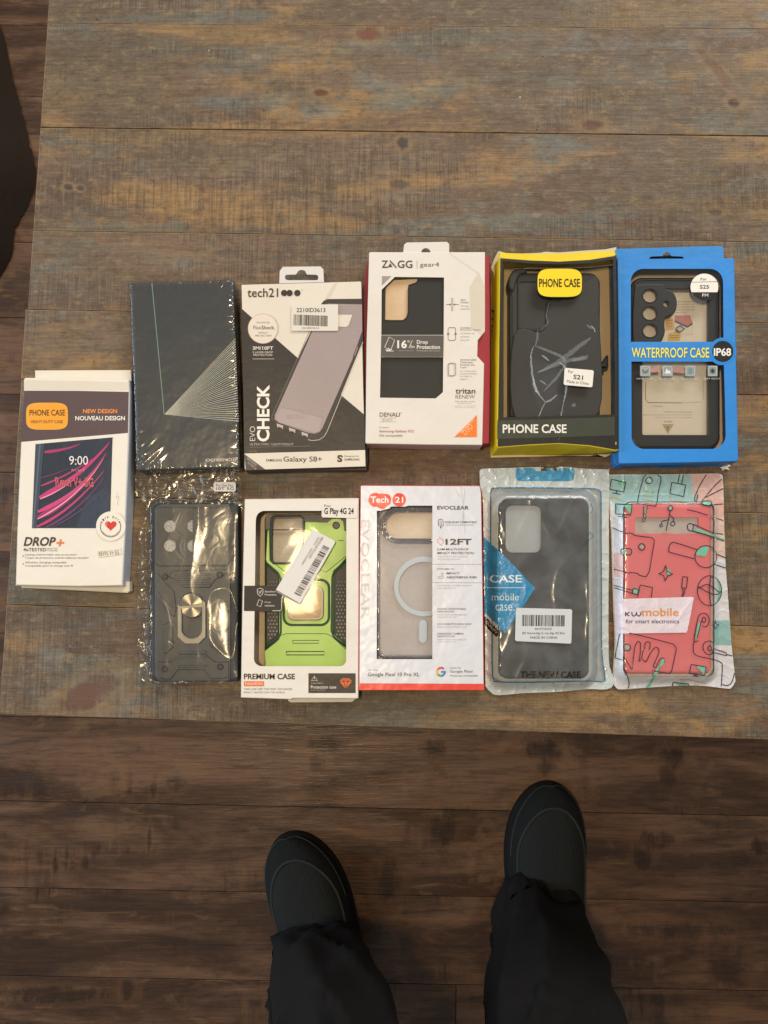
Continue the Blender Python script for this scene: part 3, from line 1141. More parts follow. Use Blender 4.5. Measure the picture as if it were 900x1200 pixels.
# ---- 2: shrink wrapped dark box --------------------------------------------------------
F = Frame(140, 320, 5.0)
H2 = .0205
fp = [(62, 68), (72, 60), (400, 50), (655, 43), (669, 52), (676, 300), (690, 640), (701, 1000), (706, 1128), (698, 1142), (400, 1150), (112, 1158), (98, 1148), (90, 800), (74, 400)]
t = outline_thing('phone_case_box', 'slate black box in shrink wrap with a fan of thin pale teal lines', 'box', F, fp, 'phone case packages laid out on the table')
solid('carton', F, fp, .0003, H2, INKG, t, '#484c4f', r=.0018, seg=3)
A = Art(F, TZ + H2)
A.go('line_pattern')
A.line([(190, 60), (226, 440), (262, 826)], 4.0, '#8fb5aa', 2)
A.line([(190, 60), (200, 165)], 5, '#7fb09a', 3)
for i in range(33):
    f = i / 32
    yv = 385 + (868 - 385) * f
    xv = 679 + 20 * f
    g = (.55 + .45 * math.sin(i * 1.7)) if 6 < i < 26 else .2
    ca = '#c3cfd2' if i % 3 else '#cbbd92'
    A.line([(264, 828), ((264 + xv) / 2, (828 + yv) / 2), (xv, yv)], [1.2, 2.8, 4.0], ca, 2 + (i % 2))
A.poly([(264, 828), (500, 590), (560, 720), (540, 850)], (*[x for x in C('#3f4647')[:3]], 1), 1)
A.poly([(264, 828), (340, 752), (356, 790), (350, 833)], C('#6f8880'), 1.5)
A.go('logo')
A.textq('((CASEKOO', (683, 1080), (-178, 3), (0, 22), '#e6e4de', 3, .03)
A.build('printing', INKG, t)
# lines running on down the side
z1_, zb_ = H2, .001
Aside = Art(F, 0, zpx=lambda px, py: TZ + H2 - .0008)
rim = inset(ccw(F.W(fp, TZ + H2)), -.0006)
Xs = [p[0] for p in rim]


def shrink_h(x, y):
    d = math.sqrt(min_d2(x, y))
    e = max(0.0, 1 - d / .010)
    a1 = noise.noise(Vector((x * 60, y * 420, 1))) if min(x - x0s, x1s - x) < min(y - y0s, y1s - y) else noise.noise(Vector((x * 300, y * 50, 5)))
    cor = max(0.0, 1 - math.hypot(x - x0s, y - y0s) / .045)
    cr = noise.noise(Vector(((x - y) * 210, (x + y) * 20, 3)))
    cor2 = max(0.0, 1 - math.hypot(x - x1s, y - y1s) / .03)
    cr2 = noise.noise(Vector(((x - y) * 260, (x + y) * 24, 8)))
    return TZ + H2 + .0009 + .0011 * e * a1 + .0034 * cor * cr + .0022 * cor2 * cr2 - .0012 * max(0, 1 - d / .0016) ** 2


g = inset(ccw(F.W(fp, TZ + H2)), -.0003)
_ga = np.array([p[:2] for p in g])
_gb = np.roll(_ga, -1, 0)


def min_d2(x, y):
    d = _gb - _ga
    L = (d ** 2).sum(1) + 1e-12
    tt = np.clip(((x - _ga[:, 0]) * d[:, 0] + (y - _ga[:, 1]) * d[:, 1]) / L, 0, 1)
    q = _ga + d * tt[:, None]
    return float((((q - (x, y)) ** 2).sum(1)).min())


x0s, x1s = _ga[:, 0].min(), _ga[:, 0].max()
y0s, y1s = _ga[:, 1].min(), _ga[:, 1].max()
vs, fs = clip_grid(g, .0010)
mb = MB()
mb.add([(x, y, shrink_h(x, y)) for x, y in vs], fs)
# film down the four sides
n = len(g)
b = len(mb.v)
q2 = inset(g, -.0004)
for lv, zz in enumerate((.0202, .014, .007, .0006)):
    for i, p in enumerate(q2):
        mb.v.append((p[0] + .0003 * math.sin(i * 5 + lv * 3), p[1] + .0003 * math.cos(i * 7 + lv), TZ + zz))
for k in range(3):
    for i in range(n):
        j = (i + 1) % n
        mb.face((b + k * n + i, b + (k + 1) * n + i, b + (k + 1) * n + j, b + k * n + j))
mb.build('shrink_wrap', SHRINK, t, smooth=True)

# ---- 3: dark and white box with a slanted phone case picture ----------------------------
F = Frame(270, 300, 4.618)
H3 = .022
fp = [(56, 152), (400, 143), (704, 134), (712, 140), (716, 400), (722, 700), (730, 1000), (731, 1140), (400, 1150), (84, 1160), (74, 1152), (70, 800), (62, 400)]
t = outline_thing('phone_case_box', 'black and cream box with a slanted mauve phone case picture and a barcode sticker', 'box', F, fp, 'phone case packages laid out on the table')
solid('carton', F, fp, .0003, H3, INK, t, '#dcd5c8', r=.0007, side='#4a4542')
solid('hang_tab', F, [(264, 150), (267, 80), (284, 58), (488, 56), (503, 72), (507, 148)], H3 - .0022, H3 - .0012, STK, t, '#d6d4d2', r=.0002,
      holes=[[(295, 108), (303, 101), (355, 100), (368, 80), (386, 74), (404, 80), (414, 100), (466, 101), (476, 110), (474, 128), (462, 131), (310, 131), (297, 125)]])
solid('bottom_flap', F, [(80, 1130), (84, 1166), (400, 1160), (735, 1158), (742, 1100), (738, 500), (722, 180), (705, 170), (700, 1130)], .0006, .0125, INK, t, '#56504c', r=.0006)
A = Art(F, TZ + H3)
A.poly([(60, 284), (352, 541), (600, 754), (726, 860), (729, 1050), (76, 1070)], '#35312f', 1)
A.poly([(560, 150), (580, 146), (545, 215), (500, 250)], '#cfc7b8', 1)
A.go('phone_case_picture')
A.poly([(490, 262), (503, 244), (525, 233), (711, 231), (716, 470), (700, 500), (520, 945), (505, 972), (480, 992), (440, 997), (400, 980), (245, 905), (228, 888), (230, 862), (388, 505), (440, 400)], '#3f3938', 2)
A.line([(717, 466), (705, 498), (524, 948), (508, 976), (480, 995), (440, 999), (420, 994)], 3, '#cdc5bf', 3)
A.line([(486, 262), (440, 380), (380, 515), (224, 866), (226, 890)], 2.5, '#7c7370', 3)
inn = [(500, 266), (530, 258), (712, 262), (713, 405), (660, 560), (498, 930), (484, 952), (456, 962), (415, 955), (262, 902), (240, 885), (240, 862), (400, 505), (452, 386)]
A.poly(inn, '#a09292', 3)
for i in range(62):
    v0 = 400 + i * 9
    # thin ribs across the mauve back
    x0 = max(246, 452 - (v0 - 386) * .445)
    x1 = min(708, 712 - (v0 - 405) * .41) if v0 > 405 else 708
    if v0 < 880 and x1 > x0 + 20:
        A.line([(x0 + 6, v0 - 8), (x1 - 6, v0 + (x1 - x0) * .07 - 6)], 1.6, '#b3a5a3', 4)
for i in range(12):
    A.line([(500, 280 + i * 12), (706, 286 + i * 12)], 1.5, '#b3a5a3', 4)
A.poly([(285, 815), (498, 870), (484, 948), (456, 958), (262, 900), (246, 880), (262, 840)], '#a99b9a', 5)
A.line([(280, 818), (500, 874)], 2.5, '#8e8080', 6)
A.text('tech21', 300, 850, 410, 880, '#a09292', 6, 0)
A.poly([(583, 318), (660, 318), (640, 374), (628, 384), (578, 382), (565, 350)], '#dcd5ca', 6)
for cx, cy in ((270, 922), (336, 944), (404, 967)):
    A.poly([(cx - 20, cy - 16), (cx + 16, cy - 4), (cx + 14, cy + 14), (cx - 16, cy + 6)], '#b9adaa', 6)
    A.line([(cx - 12, cy + 4), (cx + 8, cy + 10)], 5, '#2b2726', 7)
A.line([(690, 488), (668, 545)], 12, '#57504e', 6)
A.line([(689, 494), (672, 540)], 5, '#8f8683', 7)
A.go('round_emblem')
A.poly(ell(176, 393, 82), '#c9a596', 4)
A.poly(ell(176, 393, 79), '#ddd4c8', 5)
A.text('PATENTED', 143, 356, 214, 365, '#77706a', 6, 0)
A.text('Flex', 124, 377, 166, 397, '#5b5550', 6, -.005)
A.text('Shock.', 168, 377, 241, 397, '#4a4440', 6, .02)
A.text('IMPACT', 153, 411, 204, 420, '#77706a', 6, 0)
A.text('PROTECTION', 135, 426, 222, 436, '#77706a', 6, 0)
A.go('side_lettering')
A.text('3M/10FT', 120, 489, 232, 508, '#e2dbd0', 4, .03)
A.text('3 LAYER DROP', 120, 516, 230, 526, '#d8d1c6', 4, .01)
A.text('PROTECTION', 125, 530, 226, 541, '#d8d1c6', 4, .01)
A.line([(120, 557), (237, 557)], 2.5, '#c8c1b6', 4)
A.go('name_lettering')
A.text('CHECK', 143, 697, 212, 1004, '#ece6dc', 4, .035, rot=90)
A.text('EVO', 105, 922, 134, 1001, '#dcd5ca', 4, -.012, rot=90)
A.text('ULTRA-THIN / LIGHTWEIGHT', 105, 1012, 342, 1025, '#b8b1a8', 4, -.004)
A.line([(105, 1035), (430, 1029)], 1.6, '#8a847c', 4)
A.text('For / Pour', 103, 1052, 146, 1060, '#8a847c', 4, 0)
A.go('foot_strip')
A.poly([(76, 1069), (729, 1050), (731, 1138), (82, 1158)], '#dbd4c7', 2)
A.poly([(76, 1072), (190, 1156), (84, 1160)], '#4a4542', 3)
for i, s_ in enumerate(('DESIGNED', 'IN THE UK')):
    A.textq(s_, (88 + i * 4, 1098 + i * 24), (50 - i * 4, 40 - i * 4), (6, -9), '#b8b1a8', 4, 0)
A.text('SAMSUNG', 192, 1098, 279, 1112, '#4a4440', 4, .03)
A.text('Galaxy S8+', 287, 1085, 495, 1121, '#3c3735', 4, .006)
A.text('S', 578, 1077, 606, 1115, '#332f2d', 4, .05)
A.line([(582, 1080), (600, 1078), (608, 1088)], 4, '#332f2d', 4)
A.text('Designed for', 617, 1079, 698, 1089, '#4a4440', 4, .004)
A.text('SAMSUNG', 617, 1095, 698, 1107, '#332f2d', 4, .03)
A.go('logo')
A.text('tech21', 92, 174, 258, 222, '#3a3532', 4, .006)
for cx in (291, 320, 362):
    A.poly(ell(cx, 200, 17), '#35302e', 4)
A.poly([(291, 192), (320, 192), (320, 206), (291, 206)], '#35302e', 5)
A.text('TM', 382, 182, 391, 187, '#35302e', 4, 0)
A.build('printing', INK, t)


def art(A):
    A.text('2210ID3613', 358, 281, 514, 304, '#33302c', 1, .018)
    A.bars((342, 374), (184, 7), (1, -58), seed=5, l=1)
    A.text('2210ID3613', 387, 385, 478, 394, '#57524c', 1, 0)


sticker('barcode_sticker', F, rrect(330, 262, 583, 405, 6), H3 + .0013, t, '#d9d5cc', art=art)

# ---- 4: white sleeve on a red tray -------------------------------------------------------
F = Frame(420, 280, 4.6125)
H4 = .0235
fp = [(58, 74), (66, 70), (400, 71), (685, 70), (684, 300), (683, 500), (646, 547), (643, 634), (680, 674), (675, 900), (670, 1114), (380, 1112), (44, 1106), (38, 1100), (44, 560), (52, 300)]
up = [(197, 205), (463, 208), (461, 519), (124, 519), (126, 274)]
lo = [(121, 639), (459, 639), (457, 828), (418, 862), (117, 858)]
t = outline_thing('phone_case_box', 'white boxed sleeve over a red tray with a dark band across its window', 'box', F, fp, 'phone case packages laid out on the table')
solid('sleeve', F, fp, .0003, H4, INK, t, '#dcd8d1', r=.0006, holes=[up, lo], lip=.0006, floor='#c9ae90')
solid('red_tray', F, [(676, 92), (708, 92), (711, 400), (712, 700), (707, 1106), (640, 1108), (655, 1100), (665, 700), (640, 672), (628, 640), (628, 540), (672, 500)], .001, .0175, INK, t, '#9e2a3a', r=.0005)
solid('red_tray_edge', F, [(50, 120), (30, 240), (22, 560), (26, 900), (38, 1010), (60, 1010), (60, 120)], .001, .013, INK, t, '#8e2433', r=.0005)
solid('hang_tab', F, [(240, 90), (247, 30), (262, 19), (478, 15), (491, 27), (491, 90)], H4 - .0014, H4 - .0007, INK, t, '#d9d6cf', r=.0002, holes=[ell(365, 73, 25, 24, 24, 180, 360)])
sheet('window_film', F, [(100, 190), (475, 190), (475, 880), (100, 880)], H4 - .0010, FILM, t)
solid('tan_insert', F, [(100, 190), (475, 190), (475, 880), (100, 880)], .0012, .0175, LINER, t, '#eed3b2', r=.0003)
A = Art(F, TZ + H4)
A.poly([(127, 201), (178, 201), (127, 252)], '#96928c', 2)
A.go('scuff_mark')
A.poly([(650, 180), (684, 260), (684, 500), (665, 520), (610, 480), (600, 260)], '#cfc8b8', 1)
for i in range(9):
    A.line([(490 + i * 18, 78 + i * 12), (510 + i * 18, 90 + i * 13)], 3, '#c9c2b2', 1)
A.go('window_band')
A.poly([(124, 521), (461, 521), (459, 637), (121, 637)], '#55524f', 3)
A.text('16', 210, 547, 262, 591, '#e6e2da', 4, .035)
A.text('ft/', 265, 547, 280, 560, '#e6e2da', 4, .01)
A.line([(292, 548), (272, 590)], 2.5, '#e6e2da', 4)
A.text('5m', 280, 573, 303, 590, '#e6e2da', 4, .02)
A.text('Drop', 316, 547, 375, 573, '#e6e2da', 4, .02)
A.text('Protection', 316, 573, 441, 595, '#e6e2da', 4, .02)
A.text('de protection', 220, 601, 298, 607, '#b8b4ac', 4, 0)
A.text('Protection anti-chute', 316, 600, 440, 608, '#b8b4ac', 4, 0)
A.line([(166, 530), (196, 547), (176, 598), (142, 586)], 3, '#e6e2da', 4, closed=True)
for dx in (-18, -9, 0, 9, 18):
    A.line([(163 + dx * .3, 604), (163 + dx, 588 + abs(dx) * .5)], 3, '#e6e2da', 4)
A.line([(150, 606), (190, 606)], 3, '#e6e2da', 4)
k = '#46433f'
A.go('logo')
A.text('Z', 126, 116, 160, 156, k, 3, .02)
A.poly([(158, 152), (172, 131), (184, 152)], k, 3)
A.line([(170, 117), (206, 156)], 6, k, 3)
A.text('GG', 212, 116, 292, 157, k, 3, .015)
A.line([(317, 118), (317, 160)], 2, '#8a867e', 3)
A.text('gear4', 333, 126, 436, 157, k, 3, -.008)
A.go('side_lettering')
g1, g2 = '#57534e', '#98938a'
for (s_, a1, b1, a2, b2, cc_) in [('Slim', 553, 325, 580, 333, g1), ('Design', 553, 339, 597, 348, g1), ('Design', 553, 358, 599, 367, g2), ('ultra fin', 553, 373, 602, 382, g2),
                                  ('Contains', 551, 475, 608, 484, g1), ('Recycled Plastic', 551, 488, 661, 496, g1), ('Contient du', 551, 506, 628, 513, g2), ('plastique', 551, 524, 600, 533, g2), ('recyclé', 551, 542, 598, 551, g2),
                                  ('Antimicrobial', 550, 648, 636, 657, g1), ('Treatment', 550, 662, 618, 671, g1), ('Protects the', 550, 676, 628, 684, g1), ('Case*', 550, 690, 586, 698, g1),
                                  ('Le traitement', 549, 710, 636, 717, g2), ('antimicrobien', 549, 724, 640, 731, g2), ('protège le', 549, 738, 614, 746, g2), ('boîtier*', 549, 753, 592, 761, g2)]:
    A.text(s_, a1, b1, a2, b2, cc_, 3, .004)
for i in range(9):
    A.line([(501, 322 + i * 8), (513, 322 + i * 8)], 3, g2, 3)
A.line([(474, 354), (494, 354)], 2.5, g1, 3)
A.line([(520, 354), (542, 354)], 2.5, g1, 3)
A.poly([(494, 348), (502, 354), (494, 360)], g1, 3)
A.poly([(521, 348), (513, 354), (521, 360)], g1, 3)
A.line(rrect(485, 479, 525, 548, 8), 2.5, g1, 3, closed=True)
A.poly([(478, 510), (485, 522), (492, 510)], g1, 4)
A.poly([(518, 516), (525, 504), (532, 516)], g1, 4)
A.line(rrect(488, 671, 526, 738, 7), 2.2, g1, 3, closed=True)
A.line(rrect(481, 676, 518, 742, 7), 2.2, g2, 3, closed=True)
A.go('material_lettering')
A.text('tritan', 525, 808, 632, 836, '#3e3b38', 3, .02)
A.text('RENEW', 525, 842, 630, 863, '#77736c', 3, -.012)
A.text('Made with 50% certified', 522, 874, 630, 881, g2, 3, 0)
A.text('recycled content', 535, 885, 612, 892, g2, 3, 0)
A.text('contenu recyclé certifié', 516, 899, 634, 905, '#b5b0a6', 3, 0)
A.text('fait avec du plastique', 524, 907, 630, 913, '#b5b0a6', 3, 0)
A.go('model_lettering')
A.text('DENALI', 115, 938, 224, 960, '#46433f', 3, .004)
A.text('TM', 226, 938, 234, 943, '#46433f', 3, 0)
A.line([(116, 967), (202, 967), (202, 988), (116, 988)], 1.6, '#a8a39a', 3, closed=True)
A.text('BLACK', 130, 971, 186, 984, '#a8a39a', 3, 0)
A.text('For/pour', 113, 1014, 165, 1024, '#9a6058', 3, 0)
A.text('Samsung Galaxy S22', 113, 1032, 300, 1049, '#8e4644', 3, .008)
A.text('5G compatible', 113, 1056, 238, 1072, '#66605a', 3, .004)
A.go('orange_corner')
A.poly([(519, 1070), (640, 951), (640, 1070)], '#ea7a26', 3)
A.textq('D3O', (580, 1062), (42, -44), (-20, -22), '#f2c49a', 4, .0)
A.textq('IMPACT PROTECTION', (556, 1052), (72, -74), (-7, -8), '#f6d8bc', 4, .0)
A.build('printing', INK, t)
ph = [(135, 205), (150, 198), (470, 198), (478, 210), (474, 858), (462, 872), (118, 870), (108, 858), (122, 240)]
cut = [(146, 266), (160, 240), (190, 216), (318, 210), (318, 226), (308, 236), (278, 246), (268, 262), (266, 400), (258, 424), (240, 438), (144, 438)]
c4 = outline_thing('phone_case', 'smooth black phone case inside the white sleeve, with a cut corner showing tan card', 'phone case', F, ph)
solid('shell', F, ph, .0055, .0205, ZC, c4, '#2c2d2c', r=.002, holes=[cut], seg=3, ink=False)
mb = MB()
mb.tube([F.w(u, v, TZ + .0206) for u, v in smooth_path([(146, 440), (240, 441), (261, 426), (269, 402), (271, 264), (282, 249), (312, 238), (321, 226)], 4)], .0005)
mb.build('camera_lip', PLB, c4, smooth=True)

# ---- 5: yellow box with a torn clear cover ------------------------------------------------
F = Frame(565, 280, 4.447)
H5 = .0265
fp = [(90, 96), (250, 108), (400, 114), (560, 105), (692, 84), (700, 96), (706, 400), (711, 800), (712, 1098), (700, 1104), (560, 1080), (400, 1068), (240, 1076), (84, 1088), (76, 1080), (84, 600), (88, 300)]
bs = [(50, 160), (240, 150), (400, 150), (560, 145), (700, 130), (706, 140), (708, 400), (709, 800), (706, 1108), (700, 1114), (560, 1122), (400, 1126), (240, 1130), (48, 1136), (42, 1126), (46, 600), (50, 300)]
bs_w = [tuple(F.w(u, v, TZ + .0003))[:2] for u, v in bs]
win = [(108, 116), (250, 128), (400, 133), (560, 126), (682, 107), (688, 400), (691, 700), (690, 914), (400, 922), (106, 930), (106, 600)]
t = outline_thing('phone_case_box', 'yellow and black window box with a torn clear cover and yellow badge', 'box', F, fp, 'phone case packages laid out on the table')
side5 = ['#d9c31e'] * 4 + ['#1b1b1a'] * 4 + ['#e0cc22'] * 5 + ['#d8c11c'] * 4
solid('carton', F, fp, .0003, H5, INK, t, '#1d1d1c', r=.0007, holes=[win], base=bs_w, side=side5, lip=.0005, floor='#cbb796')
solid('top_flap', F, [(90, 70), (160, 74), (300, 78), (420, 76), (560, 68), (690, 62), (700, 84), (560, 108), (400, 118), (240, 110), (92, 98)], .0200, .0212, INK, t, '#e3cb22', r=.0004)
solid('cream_flap', F, [(86, 62), (140, 78), (300, 72), (330, 66), (400, 70), (560, 58), (640, 54), (700, 42), (702, 88), (560, 100), (400, 100), (94, 96)], .0165, .0175, INK, t, '#cdc2a4', r=.0003)
solid('corner_flap', F, [(84, 62), (100, 96), (88, 180), (76, 330), (60, 180), (46, 150), (60, 110)], .0085, .0095, INK, t, '#c3b793', r=.0003)
solid('bottom_flap', F, [(50, 1120), (240, 1126), (560, 1128), (702, 1112), (640, 1138), (600, 1126), (300, 1134), (44, 1140)], .0006, .003, INK, t, '#cfc49c', r=.0003)
A = Art(F, TZ + H5)
A.poly([(79, 946), (400, 938), (692, 928), (691, 1024), (400, 1034), (78, 1042)], '#41463a', 2)
A.text('PHONE CASE', 107, 966, 440, 1012, '#e9e8e2', 4, .025)
A.poly([(694, 1058), (700, 1058), (700, 1072), (694, 1072)], '#c7b13a', 4)
A.build('printing', INKG, t)
A = Art(F, 0, zpx=lambda px, py: TZ + .0003 + (H5 - .0012) * max(0, min(1, ((px - 565) * 4.447 - (47 if py < 480 else 43)) / ((89 if py < 450 else 82) - 45))) + .0004)
A.textq('PHONE CASE', (49, 370), (-2, 465), (19, 0), '#1d1b10', 2, .03)
A.build('side_printing', INK, t)

filmz = TZ + H5 - .0012


def film5(x, y):
    p = F5w
    d = math.hypot(x - p.x, y - p.y)
    z = noise.noise(Vector((x * 18, y * 14, 2))) * .0010 + abs(noise.noise(Vector((x * 45, y * 30, 7)))) * .00025
    return filmz - .0004 - abs(z) - .003 * math.exp(-(d / .022) ** 2)


F5w = F.w(360, 720, filmz)
tear = smooth_path([(278, 590), (330, 612), (405, 640), (438, 668), (432, 700), (438, 790), (408, 820), (395, 812), (340, 852), (318, 846), (290, 812), (268, 760), (262, 700), (268, 640)], 3, True)
g = F.W([(108, 116), (250, 128), (400, 133), (560, 126), (682, 107), (688, 400), (691, 700), (690, 914), (400, 922), (106, 930), (106, 600)], filmz)
vs, fs = clip_grid(ccw(g), .0018, [F.W(tear, filmz)])
mb = MB()
mb.add([(x, y, film5(x, y)) for x, y in vs], fs)
flm = mb.build('clear_cover', FILMW, t, smooth=True)
TEAR = N('torn_plastic_edge')
TEAR.fin(TEAR.n('MixShader', {0: .24, 1: TEAR.n('BsdfTransparent').outputs[0], 2: TEAR.bsdf(Base_Color=(.62, .66, .68, 1), Roughness=.15, Specular_IOR_Level=.9)}).outputs[0])
TEAR2 = N('torn_plastic_crease')
TEAR2.fin(TEAR2.n('MixShader', {0: .09, 1: TEAR2.n('BsdfTransparent').outputs[0], 2: TEAR2.bsdf(Base_Color=(.62, .66, .68, 1), Roughness=.2, Specular_IOR_Level=.9)}).outputs[0])
mb = MB()


def crease(pts, r0, mb, n=5, flat=.5):
    q = smooth_path(pts, 8)
    r0 = r0 * 1.3
    m = len(q)
    out, rr = [], []
    for i, (u, v) in enumerate(q):
        w = F.w(u, v, filmz)
        jit = .0006 * noise.noise(Vector((u * .06, v * .06, 3)))
        out.append((w.x + jit, w.y, min(filmz + .0010, film5(w.x, w.y) + .0015)))
        rr.append(r0 * (.35 + .9 * abs(math.sin(math.pi * i / (m - 1)))) * (1 + .5 * noise.noise(Vector((u * .1, v * .1, 0)))))
    mb.tube(out, rr, n=n, flat=flat)


for pts, r0 in (([(268, 560), (255, 610), (262, 700), (285, 790), (330, 852)], .00055), ([(268, 720), (275, 770), (300, 815)], .0009), ([(310, 606), (330, 618), (350, 634)], .0007),
                ([(400, 640), (428, 662), (442, 700), (438, 790), (424, 850)], .0008), ([(424, 850), (410, 930), (402, 1035), (374, 1062)], .0004), ([(330, 850), (305, 900), (290, 950)], .00035),
                ([(392, 810), (360, 838), (330, 852)], .0006), ([(566, 452), (582, 470), (588, 488)], .0004), ([(300, 735), (320, 745), (338, 760)], .0004)):
    crease(pts, r0, mb)
e1 = mb.build('torn_edge', TEAR, flm, smooth=True)
mb = MB()
for pts, r0 in (([(272, 556), (360, 590), (420, 618), (440, 660)], .0010), ([(566, 518), (500, 565), (420, 625), (300, 692)], .0016), ([(552, 610), (500, 625), (430, 640), (290, 694)], .0013), ([(550, 622), (470, 634)], .0012),
                ([(430, 662), (390, 720), (320, 795)], .0009), ([(290, 476), (286, 520), (276, 560)], .0006), ([(350, 330), (335, 400), (340, 440), (300, 480)], .0004), ([(545, 450), (575, 470)], .0007), ([(470, 860), (485, 872)], .0012)):
    crease(pts, r0, mb, flat=.2)
mb.build('crease', TEAR2, flm, smooth=True)
# badge and sticker on the cover
bz = H5 + .0006
s = solid('badge', F, sup(286, 152, 523, 305, 4), bz, bz + .00025, STK, t, '#242018', r=.00005, seg=1)
A = Art(F, TZ + bz + .00025)
A.poly(sup(289, 155, 520, 302, 4), '#efd31f', 1)
A.text('PHONE CASE', 297, 207, 510, 251, '#26210f', 3, .02)
A.build('badge_print', STK, s)


def art(A):
    A.textq('For', (448, 699), (26, 3), (2, -17), '#4a4844', 1, 0)
    A.textq('S21', (475, 730), (50, 5), (2, -24), '#1f1e1c', 1, .03)
    A.textq('Made in China', (441, 749), (113, 12), (2, -15), '#3a3834', 1, 0)


sticker('model_sticker', F, [(438, 672), (576, 684), (582, 691), (575, 768), (568, 773), (430, 761), (425, 754), (430, 677)], H5 + .0008, t, '#e6e4de', art=art)

sh = rrect(143, 172, 618, 935, [70, 60, 20, 20], 8)
DG5 = mat_plain('slate_black_plastic', C('#393c40'), .5, .45, bump=.05, grain=2600)
c5 = outline_thing('phone_case', 'rugged black phone case with belt clip behind the torn cover of the yellow box', 'phone case', F, sh)
solid('shell', F, sh, .0015, .0175, DG5, c5, r=.0035, seg=4, ink=False)
solid('corner_bumper', F, smooth_path([(140, 250), (140, 200), (165, 160), (215, 150), (236, 170), (200, 185), (180, 220), (165, 270)], 4, True), .0018, .0195, DG5, c5, r=.002, seg=3, ink=False)
solid('camera_frame', F, rrect(183, 190, 352, 482, 26), .017, .0186, PLB2, c5, r=.0007, ink=False, holes=[rrect(192, 222, 330, 466, 18)])
solid('clip_cover', F, smooth_path([(352, 350), (365, 325), (420, 314), (560, 205), (606, 214), (612, 400), (612, 900), (400, 926), (170, 926), (166, 500), (300, 486), (334, 440), (340, 380)], 5, True), .017, .0200, DG5, c5, r=.0010, ink=False)
solid('belt_clip', F, rrect(600, 604, 660, 672, 10) [:-1] + [(640, 690), (618, 696), (600, 690)], .006, .0150, PLB, c5, r=.0012, ink=False)
solid('side_rail', F, [(143, 300), (160, 300), (163, 926), (148, 926)], .0165, .0184, PLB2, c5, r=.0006, ink=False)

# ---- 6: bright blue box with the waterproof case --------------------------------------------
F = Frame(715, 280, 4.2875)
H6 = .0225
fp = [(36, 106), (42, 101), (300, 98), (618, 96), (625, 104), (630, 400), (638, 800), (645, 1108), (638, 1118), (400, 1124), (50, 1130), (42, 1120), (42, 800), (40, 400)]
up = rrect(104, 150, 568, 490, [62, 66, 0, 0], 8)[:-1]
up = [p for p in up if not (p[1] > 480)] + []
up = [(104, 517), (104, 212)] + ell(166, 212, 62, 62, 8, 180, 270) + ell(502, 216, 66, 66, 8, 270, 360) + [(570, 496), (548, 500), (526, 512), (516, 517)]
lo = [(107, 616), (516, 616), (530, 626), (548, 634), (572, 634), (577, 800), (581, 985)] + ell(511, 985, 70, 70, 8, 0, 90) + ell(172, 991, 64, 64, 8, 90, 180)
t = outline_thing('phone_case_box', 'bright blue window box with yellow lettering and a black IP68 disc', 'box', F, fp, 'phone case packages laid out on the table')
BLUE = '#2a88dc'
solid('carton', F, fp, .0003, H6, INK, t, BLUE, r=.0006, holes=[up, lo], side='#2474c2', lip=.0006, floor='#dcc7a8')
slot = [(200, 110), (196, 96), (206, 88), (264, 86), (268, 74), (284, 65), (300, 72), (308, 86), (362, 88), (372, 96), (368, 110)]
solid('hang_panel', F, [(40, 112), (24, 58), (34, 50), (300, 42), (556, 35), (570, 42), (571, 110)], H6 - .0016, H6 - .0009, INK, t, '#2b86d4', r=.0002, holes=[slot])
mb = MB()
mb.plate(F.W([(190, 84), (380, 80), (380, 120), (190, 120)], TZ + .0165), TZ + .0155, TZ + .0165, .0002, col=C('#191817'))
mb.build('slot_backing', INK, t, ink=True)  # near-black plate below the hang slot
solid('bottom_flap', F, [(20, 1105), (44, 1100), (50, 1136), (240, 1134), (250, 1146), (364, 1144), (370, 1134), (600, 1132), (560, 1140), (370, 1141), (362, 1147), (248, 1149), (238, 1140), (62, 1143), (56, 1150), (16, 1148)], .0006, .004, INK, t, '#2b80cc', r=.0003)
solid('corner_fold', F, [(18, 1078), (40, 1050), (46, 1110), (38, 1134), (22, 1128)], .001, .012, INK, t, '#2a78c0', r=.0006)
solid('torn_paper', F, [(548, 1150), (575, 1139), (556, 1134), (600, 1133), (606, 1142), (590, 1146), (602, 1160), (578, 1156), (566, 1164), (562, 1152)], .0004, .0014, STK, t, '#e5dfd2', r=.0003)
sheet('window_film', F, [(90, 135), (600, 135), (600, 1075), (90, 1075)], H6 - .0010, FILM, t)
A = Art(F, TZ + H6)
A.go('disc_emblem')
A.poly(ell(566, 565, 68, n=44, a0=-90, a1=270), BLUE, 1)
A.poly(ell(566, 565, 53, n=44), '#1f2325', 2)
A.go('band_lettering')
A.text('WATERPROOF CASE', 110, 548, 500, 598, '#1b4f6e', 2, .02)
A.text('WATERPROOF CASE', 108, 546, 498, 597, '#ece56a', 4, .02)
A.go('disc_emblem')
A.text('IP68', 521, 548, 608, 588, '#eeede8', 4, .03)
A.go('edge_crease')
A.line([(50, 110), (52, 640), (50, 1110)], 2, '#5aa4e2', 1)
A.build('printing', INKG, t)
mb = MB()
mb.plate(F.W(ell(566, 565, 69, n=44), TZ + H6 - .0003), TZ + H6 - .0006, TZ + H6 - .0001, .00005, col=C(BLUE))
mb.build('disc_tab', INK, t, ink=True)
